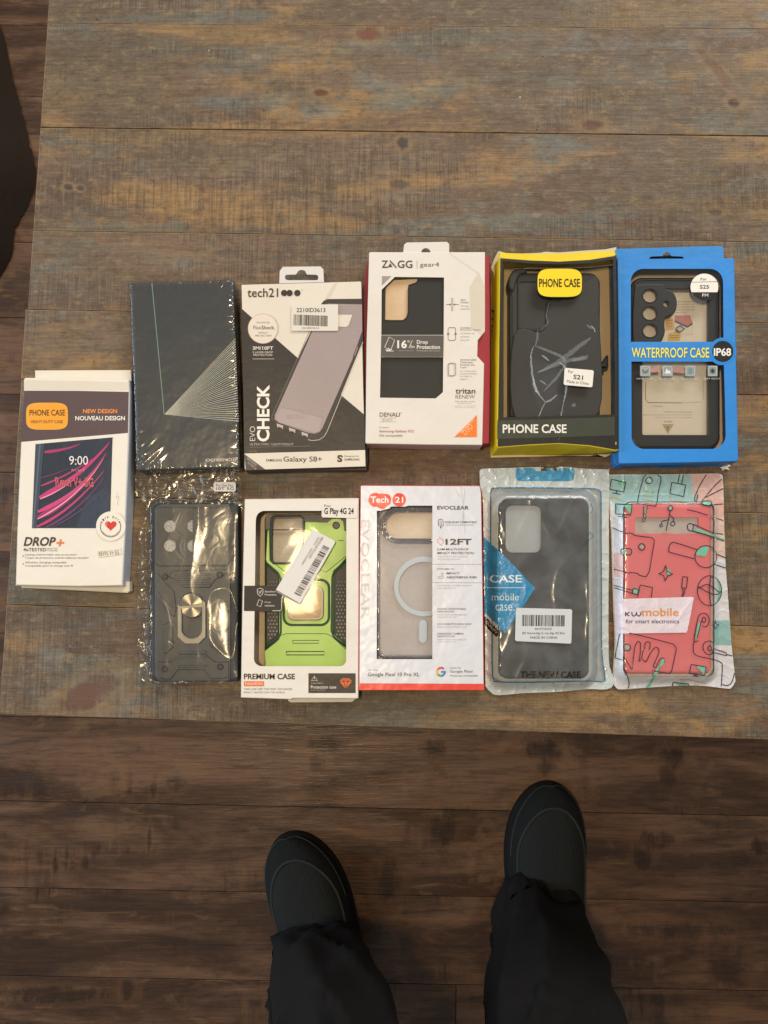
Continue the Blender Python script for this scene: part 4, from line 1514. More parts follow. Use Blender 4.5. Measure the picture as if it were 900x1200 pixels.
# icon strip printed on the film
A = Art(F, TZ + H6 - .0008)
for (u0, u1, kind) in ((150, 204, 0), (262, 316, 1), (376, 430, 2), (490, 540, 3)):
    A.rect(u0, 636, u1, 690, '#8d989c', 1, 4)
    A.line(rrect(u0 + 6, 642, u1 - 6, 684, 4), 2, '#d3d8d8', 2, closed=True)
    cx, cy = (u0 + u1) / 2, 663
    if kind == 0:
        A.line(bez((cx - 14, cy - 6), (cx, cy + 22), (cx + 14, cy - 6)), 4, '#49555a', 3)
        A.line([(cx - 12, cy - 10), (cx + 12, cy - 10)], 3, '#c3c9ca', 3)
    if kind == 1:
        A.poly([(cx - 16, cy + 14), (cx - 4, cy - 14), (cx + 4, cy), (cx + 12, cy - 4), (cx + 16, cy + 14)], '#dfe2e0', 3)
    if kind == 2:
        A.rect(cx - 8, cy - 14, cx + 8, cy + 14, '#6f8e96', 3, 3)
    if kind == 3:
        for a_ in range(0, 180, 45):
            dx, dy = 15 * math.cos(math.radians(a_)), 15 * math.sin(math.radians(a_))
            A.line([(cx - dx, cy - dy), (cx + dx, cy + dy)], 3, '#23282a', 3)
        A.poly(ell(cx, cy, 6), '#23282a', 4)
    A.text(('WATER PROOF', 'SHOCK PROOF', 'DROP PROOF', 'DIRT PROOF')[kind], u0 - 18, 698, u1 + 12, 706, '#c9cbc6', 3, 0)
A.poly([(206, 656), (236, 636), (246, 636), (248, 668), (206, 672)], '#b58482', 1)
A.poly([(318, 652), (374, 660), (374, 674), (318, 670)], '#b5787a', 1)
A.build('icon_strip', INKF, t)


def art(A):
    A.poly(ell(474, 242, 70, 68, 24, 22, 158), '#1d1c1b', 1)
    A.line([(409, 217), (541, 214)], 2, '#4a4844', 1.5)
    A.text('For', 455, 195, 485, 208, '#33312e', 2, 0)
    A.text('S25', 451, 231, 497, 250, '#1f1e1c', 2, .015)
    A.text('FM', 463, 275, 493, 290, '#eceae4', 2, .02)


sticker('round_sticker', F, ell(474, 242, 70, 68, 44), H6 + .0004, t, '#ebe9e3', art=art)
# insert card
cd = rrect(162, 236, 497, 985, 8)
ic = outline_thing('instruction_card', 'printed tan instruction card lying behind the waterproof case', 'card', F, cd)
solid('card', F, cd, .0032, .0088, STK, ic, '#f0e6d4', r=.0001, seg=1)
A = Art(F, TZ + .0088)
A.rect(308, 240, 432, 270, '#5c5a58', 1)
for i in range(5):
    A.rect(314 + i * 24, 246, 330 + i * 24, 264, '#8a8784', 2)
for i, s_ in enumerate(('Please test the case before', 'use: submerge it in the', 'water with paper inside', 'for 30 minutes, then check', 'that it is dry.')):
    A.text(s_, 338 - (i > 2) * 10, 310 + i * 14, 426 - (i == 4) * 40, 318 + i * 14, '#7a736a', 1, .004)
A.go('picture')
A.rect(322, 384, 415, 482, '#dacfbc', 1)
A.rect(325, 387, 412, 479, '#ebe0cc', 2)
A.poly([(325, 384), (400, 384), (414, 420), (388, 436), (325, 408)], '#c97f7d', 3)
A.poly([(325, 408), (388, 436), (414, 420), (414, 430), (388, 447), (325, 418)], '#3b3532', 4)
A.poly([(328, 446), (352, 432), (378, 452), (350, 474), (328, 468)], '#3b3c40', 4)
A.poly([(334, 450), (352, 440), (368, 453), (350, 466)], '#cfc4b0', 5)
A.go('yellow_label')
A.poly([(277, 398), (318, 400), (321, 455), (280, 460)], '#dcae4a', 3)
A.poly([(292, 474), (330, 466), (357, 478), (350, 510), (290, 512)], '#dcb63a', 3)
for v in (410, 424, 438):
    A.line([(286, v), (312, v + 2)], 3, '#a8702e', 4)
for v in (486, 497):
    A.line([(300, v), (345, v - 2)], 3, '#8e6a24', 4)
A.go('text_panel')
A.line([(178, 720), (178, 806), (190, 822), (360, 824)], 4, '#7d766c', 1)
A.line([(360, 824), (455, 820), (468, 800), (468, 716)], 2, '#a79d8c', 1)
A.rect(182, 716, 464, 817, '#f2e9d6', 1, 10)
A.text('ATTENTION', 210, 837, 264, 845, '#c07a5c', 1, 0)
A.text('Thank you for your purchase', 268, 866, 414, 874, '#5c554c', 1, .01)
A.text('please contact us if there is any problem with this case at', 164, 880, 413, 888, '#9a8f80', 1, 0)
A.text('any time and we will reply', 220, 894, 413, 901, '#b98878', 1, 0)
A.text('WARNING', 270, 914, 312, 923, '#6c655a', 1, .01)
A.line([(264, 932), (317, 932), (290, 976)], 3, '#6d5630', 2, closed=True)
A.poly([(264, 932), (317, 932), (290, 976)], '#c9a860', 1)
A.line([(290, 940), (290, 966)], 4, '#5a431f', 3)
A.line([(280, 938), (290, 952), (300, 938)], 2.5, '#5a431f', 3)
A.build('printing', STK, ic)
sh = rrect(103, 190, 556, 1058, [60, 60, 62, 62], 9)
isl = smooth_path([(122, 250), (150, 228), (262, 226), (284, 250), (318, 268), (336, 308), (334, 350), (312, 382), (280, 396), (274, 430), (276, 470), (258, 512), (220, 528), (122, 528)], 5, True)
holes3 = [ell(200, 285, 37, 36, 28), ell(200, 373, 38, 36, 28), ell(201, 460, 38, 36, 28), ell(282, 325, 15, 16, 18)]
c6 = outline_thing('phone_case', 'black rimmed waterproof case with clear back and three round lens openings in the blue box', 'phone case', F, sh)
clear_open = rrect(160, 248, 497, 986, 14)
# frame with clear opening, minus island
solid('frame', F, sh, .0012, .0150, PLB, c6, r=.003, holes=[clear_open], seg=4, ink=False)
solid('camera_island', F, isl, .0120, .0168, PLB, c6, r=.0010, holes=holes3, seg=3, ink=False)
mb = MB()
for h in holes3[:3]:
    mb.tube([F.w(u, v, TZ + .0169) for u, v in h], .0005, closed=True)
mb.tube([F.w(u, v, TZ + .0152) for u, v in rrect(120, 208, 540, 1040, 50)], .0004, closed=True)
mb.build('lens_rim', PLB2, c6, smooth=True)
sheet('clear_back', F, clear_open, .0125, mat_film('clear_polycarbonate', refl=.02, rough=.12, bumps=((25, .2),), dist=.001, milk=.10, milkcol=(.85, .85, .86, 1)), c6)
# ---- 7: cellophane bag with the rugged black case --------------------------------------------
F = Frame(150, 550, 4.614)
fp = smooth_path([(38, 14), (120, 20), (240, 22), (380, 14), (560, 12), (604, 20), (606, 100), (618, 190), (604, 260), (608, 500), (606, 800), (606, 1080), (600, 1140), (560, 1150), (440, 1152), (260, 1162), (150, 1164), (90, 1150), (60, 1120), (66, 1040), (50, 940), (58, 860), (52, 760), (62, 640), (58, 520), (70, 400), (50, 380), (70, 250), (96, 190), (70, 170), (36, 120)], 3, True)
case = rrect(124, 180, 600, 1150, [48, 34, 30, 36], 6)
HC7 = .0142
c7x = F.w(345, 700, TZ).x
casew = F.W(case, TZ + HC7)
ca_, cb_ = np.array(casew), np.roll(np.array(casew), -1, 0)


def sd_to(x, y, A_, B_):
    d = B_ - A_
    L = (d ** 2).sum(1) + 1e-12
    tt = np.clip(((x - A_[:, 0]) * d[:, 0] + (y - A_[:, 1]) * d[:, 1]) / L, 0, 1)
    q = A_ + d * tt[:, None]
    return math.sqrt(float((((q - (x, y)) ** 2).sum(1)).min()))


def ridged(x, y, z, s_):
    return 1 - 2 * abs(noise.noise(Vector((x * s_, y * s_, z))))


def film7(x, y):
    ins = bool(in_poly(np.array([[x, y]]), casew)[0])
    d = sd_to(x, y, ca_, cb_)
    w = Vector((x, y))
    wx = x + .004 * noise.noise(Vector((x * 40, y * 40, 9)))
    wy = y + .004 * noise.noise(Vector((x * 40, y * 40, 19)))
    mk = min(1, max(0, (x - c7x + .002) / .022)) * .9 + .12 + max(0, (c7x - .034 - x) / .01)
    mk *= min(1, max(.35, 1.1 + 1.6 * noise.noise(Vector((x * 22, y * 14, 44)))))
    rough = mk * (.0030 * max(0, ridged(wx * 1.3, wy * .45, 3, 24)) ** 3 + .0016 * noise.noise(Vector((wx * 34, wy * 12, 6)))) + (.0010 * max(0, ridged(wx, wy, 5, 100)) ** 2 if not ins else 0)
    if ins:
        left = 1.0
        z = HC7 + .0012 + rough * .8 + .0006 * noise.noise(Vector((x * 20, y * 9, 12)))
        z -= .0006 * max(0, 1 - d / .003)
    else:
        f = max(0.0, 1 - d / .007)
        z = .0018 + (HC7 - .0016) * f * f * (3 - 2 * f) + rough * 1.3 + .0022 * abs(noise.noise(Vector((wx * 130, wy * 60, 4))))
    return TZ + max(z, .0009)


t = outline_thing('cellophane_bag', 'crinkled clear cellophane bag holding a black case with a metal ring', 'bag', F, fp, 'phone case packages laid out on the table')
vs, fs = clip_grid(ccw(F.W(fp, TZ + .004)), .0011)
mb = MB()
mb.add([(x, y, film7(x, y)) for x, y in vs], fs)
mb.build('front_film', CRINK, t, smooth=True)
mb = MB()
mb.add([(x, y, TZ + .0005) for x, y in vs[::1]], fs)
mb.build('back_film', mat_film('back_cellophane', refl=.05, rough=.15, bumps=((60, .5),), dist=.004, refl_max=.4), t, smooth=True)
mb = MB()
for pts in ([(40, 118), (160, 122), (300, 108), (450, 112), (600, 108)], [(52, 168), (200, 160), (340, 172), (470, 160), (600, 172)], [(44, 60), (200, 52), (330, 60), (460, 50)]):
    q = [F.w(u, v, TZ + .004) for u, v in smooth_path(pts, 12)]
    mb.tube([(p.x, p.y + .0008 * math.sin(i * .7), film7(p.x, p.y) + .0002) for i, p in enumerate(q)], .00032, n=5)
mb.build('heat_seal', TEAR, t, smooth=True)


def art(A):
    A.text('For One Plus', 478, 80, 568, 94, '#4b4742', 1, .0)
    A.text('10T 5G', 476, 97, 572, 112, '#2b2825', 1, .03)


sticker('model_sticker', F, rrect(463, 68, 583, 120, 12), .0078, t, '#d9d4ce', art=art)

c7 = outline_thing('phone_case', 'rugged black phone case with a metal finger ring and lens slider in the cellophane bag', 'phone case', F, case)
C7M = mat_plain('blue_black_hard_plastic', C('#26292c'), .38, .5, bump=.04, grain=2600)
C7D = mat_plain('dark_rubber_edge', C('#1a1c1f'), .5, .4, bump=.04, grain=2600)
body7 = rrect(146, 184, 556, 1148, [40, 24, 28, 34], 6)
solid('rubber_shell', F, case, .0012, .0108, C7D, c7, r=.003, seg=4, ink=False)
solid('hard_back', F, body7, .010, .0118, C7M, c7, r=.0008, ink=False)
lens = [ell(226, 307, 33, n=28), ell(226, 413, 33, n=28)]
half = [[(350, 271)] + ell(352, 306, 33, 35, 18, 265, 95)[::1] + [(350, 341)], [(350, 378)] + ell(352, 413, 33, 35, 18, 265, 95) + [(350, 448)]]
solid('camera_plate', F, rrect(148, 204, 546, 524, 26), .0116, .0132, C7M, c7, r=.0007, holes=lens + [[p for p in h if p[0] <= 350.01] for h in half], ink=False)
solid('lens_slider', F, rrect(351, 212, 546, 518, [2, 20, 14, 2]), .0131, .0142, C7M, c7, r=.0004, ink=False)
foam = N('white_glitter_foam')
pp_ = foam.pos()
foam.fin(foam.bsdf(Base_Color=foam.mix(foam.mapr(foam.noise(pp_, 1300, 2, .8), .4, .62), (.34, .32, .29, 1), (.78, .75, .7, 1)), Roughness=.9))
mb = MB()
for cx, cy, r_, a0, a1 in ((226, 307, 33, 0, 360), (226, 413, 33, 0, 360), (352, 306, 33, 90, 270), (352, 413, 33, 90, 270)):
    mb.tess([[F.w(u, v, TZ + .0125) for u, v in ell(cx, cy, r_, n=24, a0=a0, a1=a1)]])
mb.build('foam_disc', foam, c7)
arm = [[(215, 580), (265, 600), (300, 640), (440, 640), (470, 600), (540, 560), (546, 540), (400, 545), (240, 548)],
       [(160, 560), (200, 610), (250, 660), (262, 760), (250, 800), (205, 770), (158, 640)],
       [(190, 840), (240, 820), (246, 960), (205, 1000), (188, 990)],
       [(440, 860), (545, 760), (546, 1000), (505, 1000), (440, 950)],
       [(160, 1040), (240, 1040), (280, 1000), (420, 1000), (470, 1040), (546, 1040), (546, 1128), (450, 1136), (410, 1085), (270, 1085), (230, 1138), (160, 1130)]]
for q in arm:
    solid('armour_panel', F, q, .0117, .0127, C7M, c7, r=.0006, ink=False)
for v in (566, 590, 614):
    solid('armour_ridge', F, [(255, v), (445, v - 4), (440, v + 8), (260, v + 12)], .0126, .0132, C7M, c7, r=.0003, ink=False)
for v in (985, 1012, 1060):
    solid('armour_ridge', F, [(270, v), (425, v - 3), (425, v + 9), (270, v + 12)], .0126, .0132, C7M, c7, r=.0003, ink=False)
for u, v in ((198, 580), (495, 570), (198, 1080), (498, 1068)):
    solid('screw', F, ell(u, v, 18, n=20), .0118, .0136, C7D, c7, r=.0005, ink=False, holes=[ell(u, v, 7, n=6)])
dm = N('radial_brushed_disc')
tc = dm.pos()
w0 = F.w(342, 738, TZ + .0138)
dv = dm.n('VectorMath', {0: tc, 1: tuple(w0)}, operation='SUBTRACT').outputs[0]
sx = dm.n('SeparateXYZ', {0: dv})
ang = dm.math('ARCTAN2', sx.outputs[1], sx.outputs[0])
st = dm.math('POWER', dm.math('ABSOLUTE', dm.math('SINE', dm.math('ADD', dm.math('MULTIPLY', ang, 2.0), .5))), 6)  # bright fans put the brushed metal's sheen into the colour
tang = dm.n('Tangent', direction_type='RADIAL', axis='Z').outputs[0]
dm.fin(dm.n('MixShader', {0: .55, 1: dm.n('BsdfTransparent').outputs[0], 2: dm.bsdf(Base_Color=dm.mix(st, (.10, .10, .10, 1), (.85, .75, .6, 1)), Metallic=1.0, Roughness=.25)}).outputs[0])
mb = MB()
rg = ell(342, 736, 66, 70, 40)
mb.plate(F.W(rg, TZ + .0138), TZ + .0126, TZ + .0138, .0003)
ring = thing('finger_ring', None, None, (0, 0, 0))
ring.parent = c7
mb.build('ring_plate', mat_plain('dark_metal', C('#26282b'), .3, metal=.8, bump=.02), ring)
mb = MB()
mb.tess([[F.w(u, v, TZ + .01392) for u, v in ell(342, 736, 60, 64, 40)]])
mb.build('brushed_disc', dm, ring)
oc = [(268, 728), (268, 906), (308, 943), (382, 943), (420, 906), (420, 722), (404, 704), (400, 725), (286, 740)]
ic_ = [(287, 752)] + ell(344, 866, 56, 50, 14, 180, 0)[::-1] + [(400, 742)]
ic_ = [(287, 752), (287, 866)] + [(344 + 57 * math.cos(math.radians(a)), 866 + 50 * math.sin(math.radians(a))) for a in range(170, 5, -15)] + [(401, 866), (401, 744)]
solid('ring_loop', F, oc, .0139, .0152, METAL, ring, r=.0003, holes=[ic_], ink=False)
mb = MB()
mb.tube([F.w(u, v, TZ + .0142) for u, v in ell(342, 736, 68, 72, 40)], .0003, closed=True)
mb.tube([F.w(u, v, TZ + .0154) for u, v in [(289, 756), (289, 866)] + [(344 + 55 * math.cos(math.radians(a)), 866 + 48 * math.sin(math.radians(a))) for a in range(170, 5, -15)] + [(399, 866), (399, 748)]], .0003)
mb.build('ring_edge', METAL, ring, smooth=True)

# ---- 8: white window box with the green case ---------------------------------------------
F = Frame(278, 570, 4.613)
H8 = .0205
fp = [(40, 68), (300, 65), (654, 62), (658, 66), (658, 600), (655, 1144), (650, 1148), (300, 1146), (290, 1152), (22, 1143), (19, 1138), (24, 800), (34, 300)]
win = [(100, 182)] + ell(148, 176, 46, 44, 8, 190, 270) + ell(560, 160, 30, 28, 6, 270, 360) + [(590, 600)] + ell(556, 938, 33, 34, 8, 0, 90) + ell(134, 932, 44, 40, 8, 90, 178)
t = outline_thing('phone_case_box', 'white window box holding a lime green case, a barcode sticker stuck askew over its window', 'box', F, fp, 'phone case packages laid out on the table')
solid('carton', F, fp, .0003, H8, INK, t, '#dedbd4', r=.0007, holes=[win], side='#c9c5bc', lip=.0006, floor='#c4b091')
solid('back_tab', F, [(262, 1120), (276, 1160), (290, 1168), (620, 1166), (640, 1150), (640, 1120)], .0006, .0014, INK, t, '#d9d4c8', r=.0003)
sheet('window_film', F, [(85, 120), (605, 120), (605, 985), (85, 985)], H8 - .0010, mat_film('window_film_green_box', refl=.0, rough=.045, bumps=((26, .4),), dist=.0005, refl_max=.22), t)
A = Art(F, TZ + H8)
A.text('PREMIUM CASE', 36, 1012, 312, 1043, '#262422', 2, .03)
A.rect(36, 1053, 145, 1080, '#dd6a2c', 2, 3)
A.text('FASHION', 44, 1059, 136, 1074, '#f0d9c8', 3, .02)
A.text('THIS CASE USES THE MOST ADVANCED', 36, 1090, 297, 1101, '#6b6762', 2, .002)
A.text('IMPACT, PROTECTION THE WORLD.', 36, 1109, 259, 1120, '#6b6762', 2, .002)
A.go('dark_label')
A.rect(385, 1010, 640, 1117, '#322e2a', 2)
A.line([(417, 1024), (401, 1050), (434, 1050)], 3, '#e4e0d8', 3, closed=True)
A.line([(417, 1032), (417, 1042)], 3, '#e4e0d8', 3)
A.text('Important:', 400, 1059, 462, 1069, '#b5b0a8', 3, 0)
A.text('Protection case', 398, 1076, 535, 1093, '#e4e0d8', 3, .012)
A.text('product best decision', 398, 1098, 476, 1105, '#b5b0a8', 3, 0)
gem = [(568, 1036), (606, 1036), (621, 1054), (586, 1095), (553, 1054)]
A.poly(gem, '#d9662c', 3)
for p_ in ([(553, 1054), (621, 1054)], [(568, 1036), (575, 1054), (586, 1094)], [(606, 1036), (598, 1054), (586, 1094)], [(575, 1054), (587, 1036), (598, 1054)]):
    A.line(p_, 3, '#322e2a', 4)
A.build('printing', INK, t)


def art(A):
    A.line([(190, 672), (232, 672), (240, 664), (240, 600)], 3, '#d8d4cc', 1)
    A.line([(108, 556), (124, 550), (140, 556), (138, 580), (124, 594), (110, 580)], 3, '#d8d4cc', 1, closed=True)
    A.line([(117, 566), (122, 580), (131, 562)], 4, '#d8d4cc', 1)
    A.line([(118, 612), (137, 620), (126, 650), (106, 642)], 3, '#d8d4cc', 1, closed=True)
    A.text('Standard', 149, 563, 206, 573, '#d8d4cc', 1, .01)
    A.text('Protection', 149, 580, 212, 590, '#d8d4cc', 1, .01)
    A.text('Drop-', 149, 622, 184, 632, '#d8d4cc', 1, .01)
    A.text('resistance', 149, 639, 202, 649, '#d8d4cc', 1, .01)


sticker('feature_sticker', F, [(38, 537), (243, 535), (243, 664), (233, 676), (36, 673)], H8 + .0002, t, '#37332f', art=art, th=.00015)


def art(A):
    A.text('For', 471, 98, 508, 112, '#2b2825', 1, .0)
    A.text('G Play 4G 24', 470, 116, 630, 160, '#2b2825', 1, .03)


sticker('model_sticker', F, [(464, 90), (646, 92), (652, 98), (648, 168), (640, 172), (462, 168), (456, 160), (458, 98)], H8 + .0004, t, '#e2ddd6', art=art, th=.0002)


def art(A):
    A.bars((308, 578), (158, -262), (34, 16), seed=9, l=1)
    A.textq('DRP-44 G PLAY 2024 CASE GREEN', (384, 384), (72, -112), (12, 6), '#5a5650', 1, 0)
    A.textq('MADE IN CHINA      PCMC01', (346, 420), (90, -148), (10, 5), '#6b6760', 1, 0)
    A.line([(211, 562), (330, 632)], 5, '#4a4640', 1)


sticker('barcode_sticker', F, [(404, 237), (414, 234), (522, 292), (530, 300), (526, 310), (342, 632), (332, 638), (214, 570), (209, 560), (214, 550)], H8 + .0007, t, '#dcdad8', art=art, th=.0003)
sh = rrect(146, 146, 612, 985, [36, 36, 40, 30], 6)
c8 = outline_thing('phone_case', 'lime green armoured phone case with black corners and a square metal ring', 'phone case', F, sh)
GRN = mat_plain('lime_green_plastic', C('#93bd4a'), .35, .5, bump=.03)
TEAL = mat_plain('dark_green_rubber', C('#27463a'), .5, .4, bump=.03)
cam8 = rrect(190, 166, 352, 410, 22)
solid('rubber_shell', F, sh, .0012, .0130, TEAL, c8, r=.003, seg=4, ink=False, holes=[cam8])
gp = [(366, 192), (488, 194), (500, 184), (512, 174), (556, 172), (575, 190), (582, 238), (592, 240), (596, 378), (532, 452), (520, 480), (516, 790), (528, 808), (596, 866), (598, 968), (590, 976), (152, 976), (148, 890), (214, 836), (226, 800), (228, 480), (218, 462), (160, 412), (154, 395), (164, 236), (172, 236), (176, 400), (196, 420), (350, 420), (364, 400)]
solid('green_plate', F, gp, .0125, .0148, GRN, c8, r=.0005, ink=False, holes=[ell(535, 211, 21, n=24), rrect(244, 498, 503, 756, 50)])
solid('black_corner_frame', F, rrect(150, 148, 600, 236, [30, 24, 0, 0], 5)[:] , .0120, .0142, PLB, c8, r=.0005, ink=False, holes=[ell(535, 211, 19, n=24), [(192, 232), (192, 190), (200, 172), (345, 170), (352, 180), (352, 232)]])
mb = MB()
mb.tube([F.w(u, v, TZ + .0148) for u, v in rrect(184, 160, 359, 416, 26)], .0009, closed=True, flat=.8)
mb.build('camera_frame', PLB, c8, smooth=True)
mb = MB()
ln = lambda pts, r=.00028, z=.0149: mb.tube([F.w(u, v, TZ + z) for u, v in pts], r, n=5, flat=.5)
ln([(156, 412), (222, 468), (236, 500), (236, 790), (222, 826), (152, 880)], .0009)
ln([(592, 398), (524, 458), (514, 490), (510, 780), (522, 812), (594, 872)], .0009)
ln([(380, 250), (390, 330), (430, 440), (480, 464), (585, 378)])
ln([(210, 424), (262, 462), (300, 462)])
ln([(152, 872), (230, 808), (262, 796), (478, 796), (508, 808), (592, 884)])
ln([(300, 832), (440, 832), (440, 848), (300, 848), (300, 832)])
ln([(265, 892), (470, 892), (470, 911), (265, 911), (265, 892)], .0004)
ln([(545, 292), (578, 292)])
ln(rrect(252, 506, 495, 748, 44) + [rrect(252, 506, 495, 748, 44)[0]], .0008, .0146)
mb.build('moulded_line', TEAL, c8, smooth=True)
# side grips with raised Y pattern
GD = mat_plain('dark_grip', C('#33312c'), .5, .4, bump=.03)
GY = mat_plain('pale_grip_pattern', C('#a09a8c'), .5, .3, bump=.03)
for gi, g in enumerate(([(160, 430), (216, 472), (224, 494), (224, 790), (214, 812), (158, 852), (156, 640)], [(592, 420), (534, 464), (527, 490), (524, 780), (534, 806), (592, 850)])):
    gr = solid('side_grip', F, g, .0128, .0145, GD, c8, r=.0004, ink=False)
    mb = MB()
    gx0, gx1 = min(p[0] for p in g), max(p[0] for p in g)
    for r_ in range(22):
        for c_ in range(4):
            u = gx0 + 6 + c_ * 17 + (r_ % 2) * 8
            v = 440 + r_ * 19
            f_ = max(0.0, min(1.0, (v - 470) / 250))
            pts_ = np.array([[u, v], [u - 8, v - 8], [u + 8, v + 9]])
            if not in_poly(pts_, g).all() or f_ < .12: continue
            s_ = 5.5 * (.4 + .6 * f_)
            for a_ in (90, 210, 330):
                q = [(u, v), (u + s_ * math.cos(math.radians(a_)), v - s_ * math.sin(math.radians(a_)))]
                mb.tube([F.w(x, y, TZ + .0146) for x, y in q], .00022 + .0001 * f_, n=4, flat=.6)
    mb.build('grip_pattern', GY, gr)
ring = thing('finger_ring', None, None, (0, 0, 0))
ring.parent = c8
solid('ring_seat', F, rrect(246, 500, 501, 754, 48), .0125, .0138, GRN, ring, r=.0004, ink=False)
solid('ring_loop', F, rrect(272, 540, 467, 724, 34), .0138, .0157, METAL, ring, r=.0006, ink=False, holes=[rrect(284, 551, 456, 712, 26)])
RM = mat_plain('bronze_plate', (.10, .08, .06, 1), .34, metal=.9, bump=.35, bscale=60)
solid('ring_plate', F, rrect(283, 550, 457, 713, 26), .0136, .0148, RM, ring, r=.0003, ink=False)
solid('flash_lens', F, ell(535, 211, 18, n=24), .0128, .0138, PLB, c8, r=.0003, ink=False)
NET = N('woven_pale_liner')
p_ = NET.pos()
wv = NET.math('MULTIPLY', NET.math('SINE', NET.math('MULTIPLY', NET.n('SeparateXYZ', {0: p_}).outputs[0], 5200)), NET.math('SINE', NET.math('MULTIPLY', NET.n('SeparateXYZ', {0: p_}).outputs[1], 5200)))
NET.fin(NET.bsdf(Base_Color=NET.mix(NET.mapr(NET.math('ADD', wv, NET.math('MULTIPLY', NET.noise(p_, 500, 3, .7), 1.6)), .2, 1.3), C('#8f826c'), C('#cdc3b0')), Roughness=.6))
solid('inner_liner', F, rrect(184, 160, 360, 418, 20), .0014, .0100, NET, c8, r=.0003, ink=False)

# ---- 9: white box with red foot, clear magnetic case ---------------------------------------
F = Frame(412, 560, 4.6125)
H9 = .0205
fp = [(46, 42), (54, 38), (400, 40), (688, 41), (698, 48), (704, 90), (710, 500), (718, 1112), (718, 1148), (400, 1150), (39, 1148), (38, 1110), (40, 600)]
win = [(437, 980), (136, 980), (137, 600), (137, 178), (158, 178), (176, 172), (204, 166), (212, 156), (230, 154), (290, 156), (306, 150), (437, 150)]
t = outline_thing('phone_case_box', 'white box with red foot, red logo bubbles and half window over a clear case', 'box', F, fp, 'phone case packages laid out on the table')
solid('carton', F, fp, .0003, H9, INKG, t, '#d6dae4', r=.0008, holes=[win], side='#b9352e', lip=.0006, floor='#bfa99a')
sheet('window_film', F, [(120, 135), (450, 135), (450, 995), (120, 995)], H9 - .0010, mat_film('window_film_half_window', refl=.02, rough=.08, bumps=((40, .4),), dist=.0016, refl_max=.4), t)
A = Art(F, TZ + H9)
A.go('red_foot')
A.poly([(39, 1110), (717, 1113), (717, 1147), (39, 1147)], '#e0463c', 2)
RD = '#df4238'
A.go('logo')
for cx, cy, r_ in ((129, 118, 38), (163, 124, 40), (185, 114, 28), (192, 128, 20), (168, 150, 18)):
    A.poly(ell(cx, cy, r_ * 1.0, n=30), RD, 3)
A.poly(ell(257, 118, 36, n=32), RD, 3)
A.poly(ell(215, 130, 12), C('#d6dae4'), 2)
A.text('Tech', 103, 100, 200, 135, '#f1ecec', 4, .02)
A.text('21', 236, 102, 279, 134, '#f1ecec', 4, .02)
K1, K2, K3 = '#3d3c42', '#5d5c64', '#a7a6ae'
A.go('side_lettering')
A.text('EVOCLEAR', 463, 151, 633, 171, K1, 3, .03)
A.line([(472, 262), (468, 240), (472, 226), (482, 222), (492, 226), (496, 240), (494, 262)], 3, K1, 3)
A.line([(480, 262), (478, 240), (482, 233), (487, 240), (486, 262)], 2, K1, 3)
A.poly([(484, 258), (476, 270), (482, 268), (480, 276), (489, 264), (483, 265)], K1, 4)
A.text('PIXELSNAP COMPATIBLE', 505, 234, 677, 244, K1, 3, .02)
A.text('COMPATIBLE AVEC PIXELSNAP', 505, 250, 662, 258, K3, 3, 0)
A.line([(476, 320), (499, 340), (486, 364), (463, 346)], 3, '#d8746e', 3, closed=True)
A.line([(466, 330), (462, 338)], 2, '#d8746e', 3)
A.text('12FT', 508, 329, 648, 361, K1, 3, .03)
A.text('3.6M MULTI-DROP', 463, 380, 632, 391, K1, 3, .02)
A.text('IMPACT PROTECTION', 463, 400, 659, 412, K1, 3, .02)
A.text('PROTECTION CONTRE LES CHUTES', 463, 422, 628, 429, K3, 3, 0)
A.text('MULTIPLES DE 3.6M', 463, 436, 585, 443, K3, 3, 0)
A.line([(438, 466), (712, 467)], 2, '#9a9aa2', 3)
A.text('DYNAMIC IN', 463, 488, 552, 496, K2, 3, .01)
A.line([(494, 510), (494, 541), (466, 541)], 6, '#b9b9bf', 3)
A.line([(486, 512), (486, 533), (466, 533)], 2, '#8a8a92', 3)
A.text('IMPACT', 512, 510, 583, 521, K1, 3, .02)
A.text('ABSORBING RIBS', 512, 531, 677, 543, K1, 3, .02)
A.line([(438, 565), (714, 566)], 2, '#9a9aa2', 3)
A.text('AVEC NERVURES ABSORBANT LES CHOCS', 465, 578, 646, 585, K3, 3, 0)
A.text('LES IMPACTS', 465, 592, 560, 599, K3, 3, 0)
for (a_, b_, u1_, u2_, v_) in (('PLANET RESPONSIBLE', 'INNOVATION', 617, 553, 703), ('UV & SCRATCH RESISTANT', None, 648, 0, 785), ('ENHANCED CAMERA', 'PROTECTION', 607, 556, 837)):
    A.text(a_, 465, v_, u1_, v_ + 10, K2, 3, .015)
    vv = v_ + 15
    if b_:
        A.text(b_, 465, vv, u2_, vv + 9, K2, 3, .015)
        vv += 16
    A.text('INNOVATION RESPONSABLE DU', 465, vv + 2, 622, vv + 9, K3, 3, 0)
    if b_: A.text('PLANETE ET DE', 465, vv + 15, 565, vv + 21, K3, 3, 0)
A.go('embossed_lettering')
A.text('EVOCLEAR', 51, 226, 95, 758, '#b3b6bf', 3, .0, rot=-90)
A.go('model_lettering')
A.text('FOR / POUR', 88, 1035, 143, 1043, K2, 3, 0)
A.text('Google Pixel 10 Pro XL', 88, 1052, 367, 1078, K1, 3, .008)
A.go('letter_emblem')
for a0, a1, c_ in ((200, 318, '#d9473c'), (140, 205, '#e9b02e'), (45, 142, '#3f9b55'), (-2, 48, '#4776d0')):
    A.line(ell(483, 1048, 21, 22, 14, a0, a1), 10, c_, 3)
A.line([(484, 1048), (509, 1048)], 9, '#4776d0', 4)
A.text('made for', 533, 1022, 594, 1031, K2, 3, 0)
A.text('Google Pixel', 532, 1038, 653, 1057, K1, 3, .0)
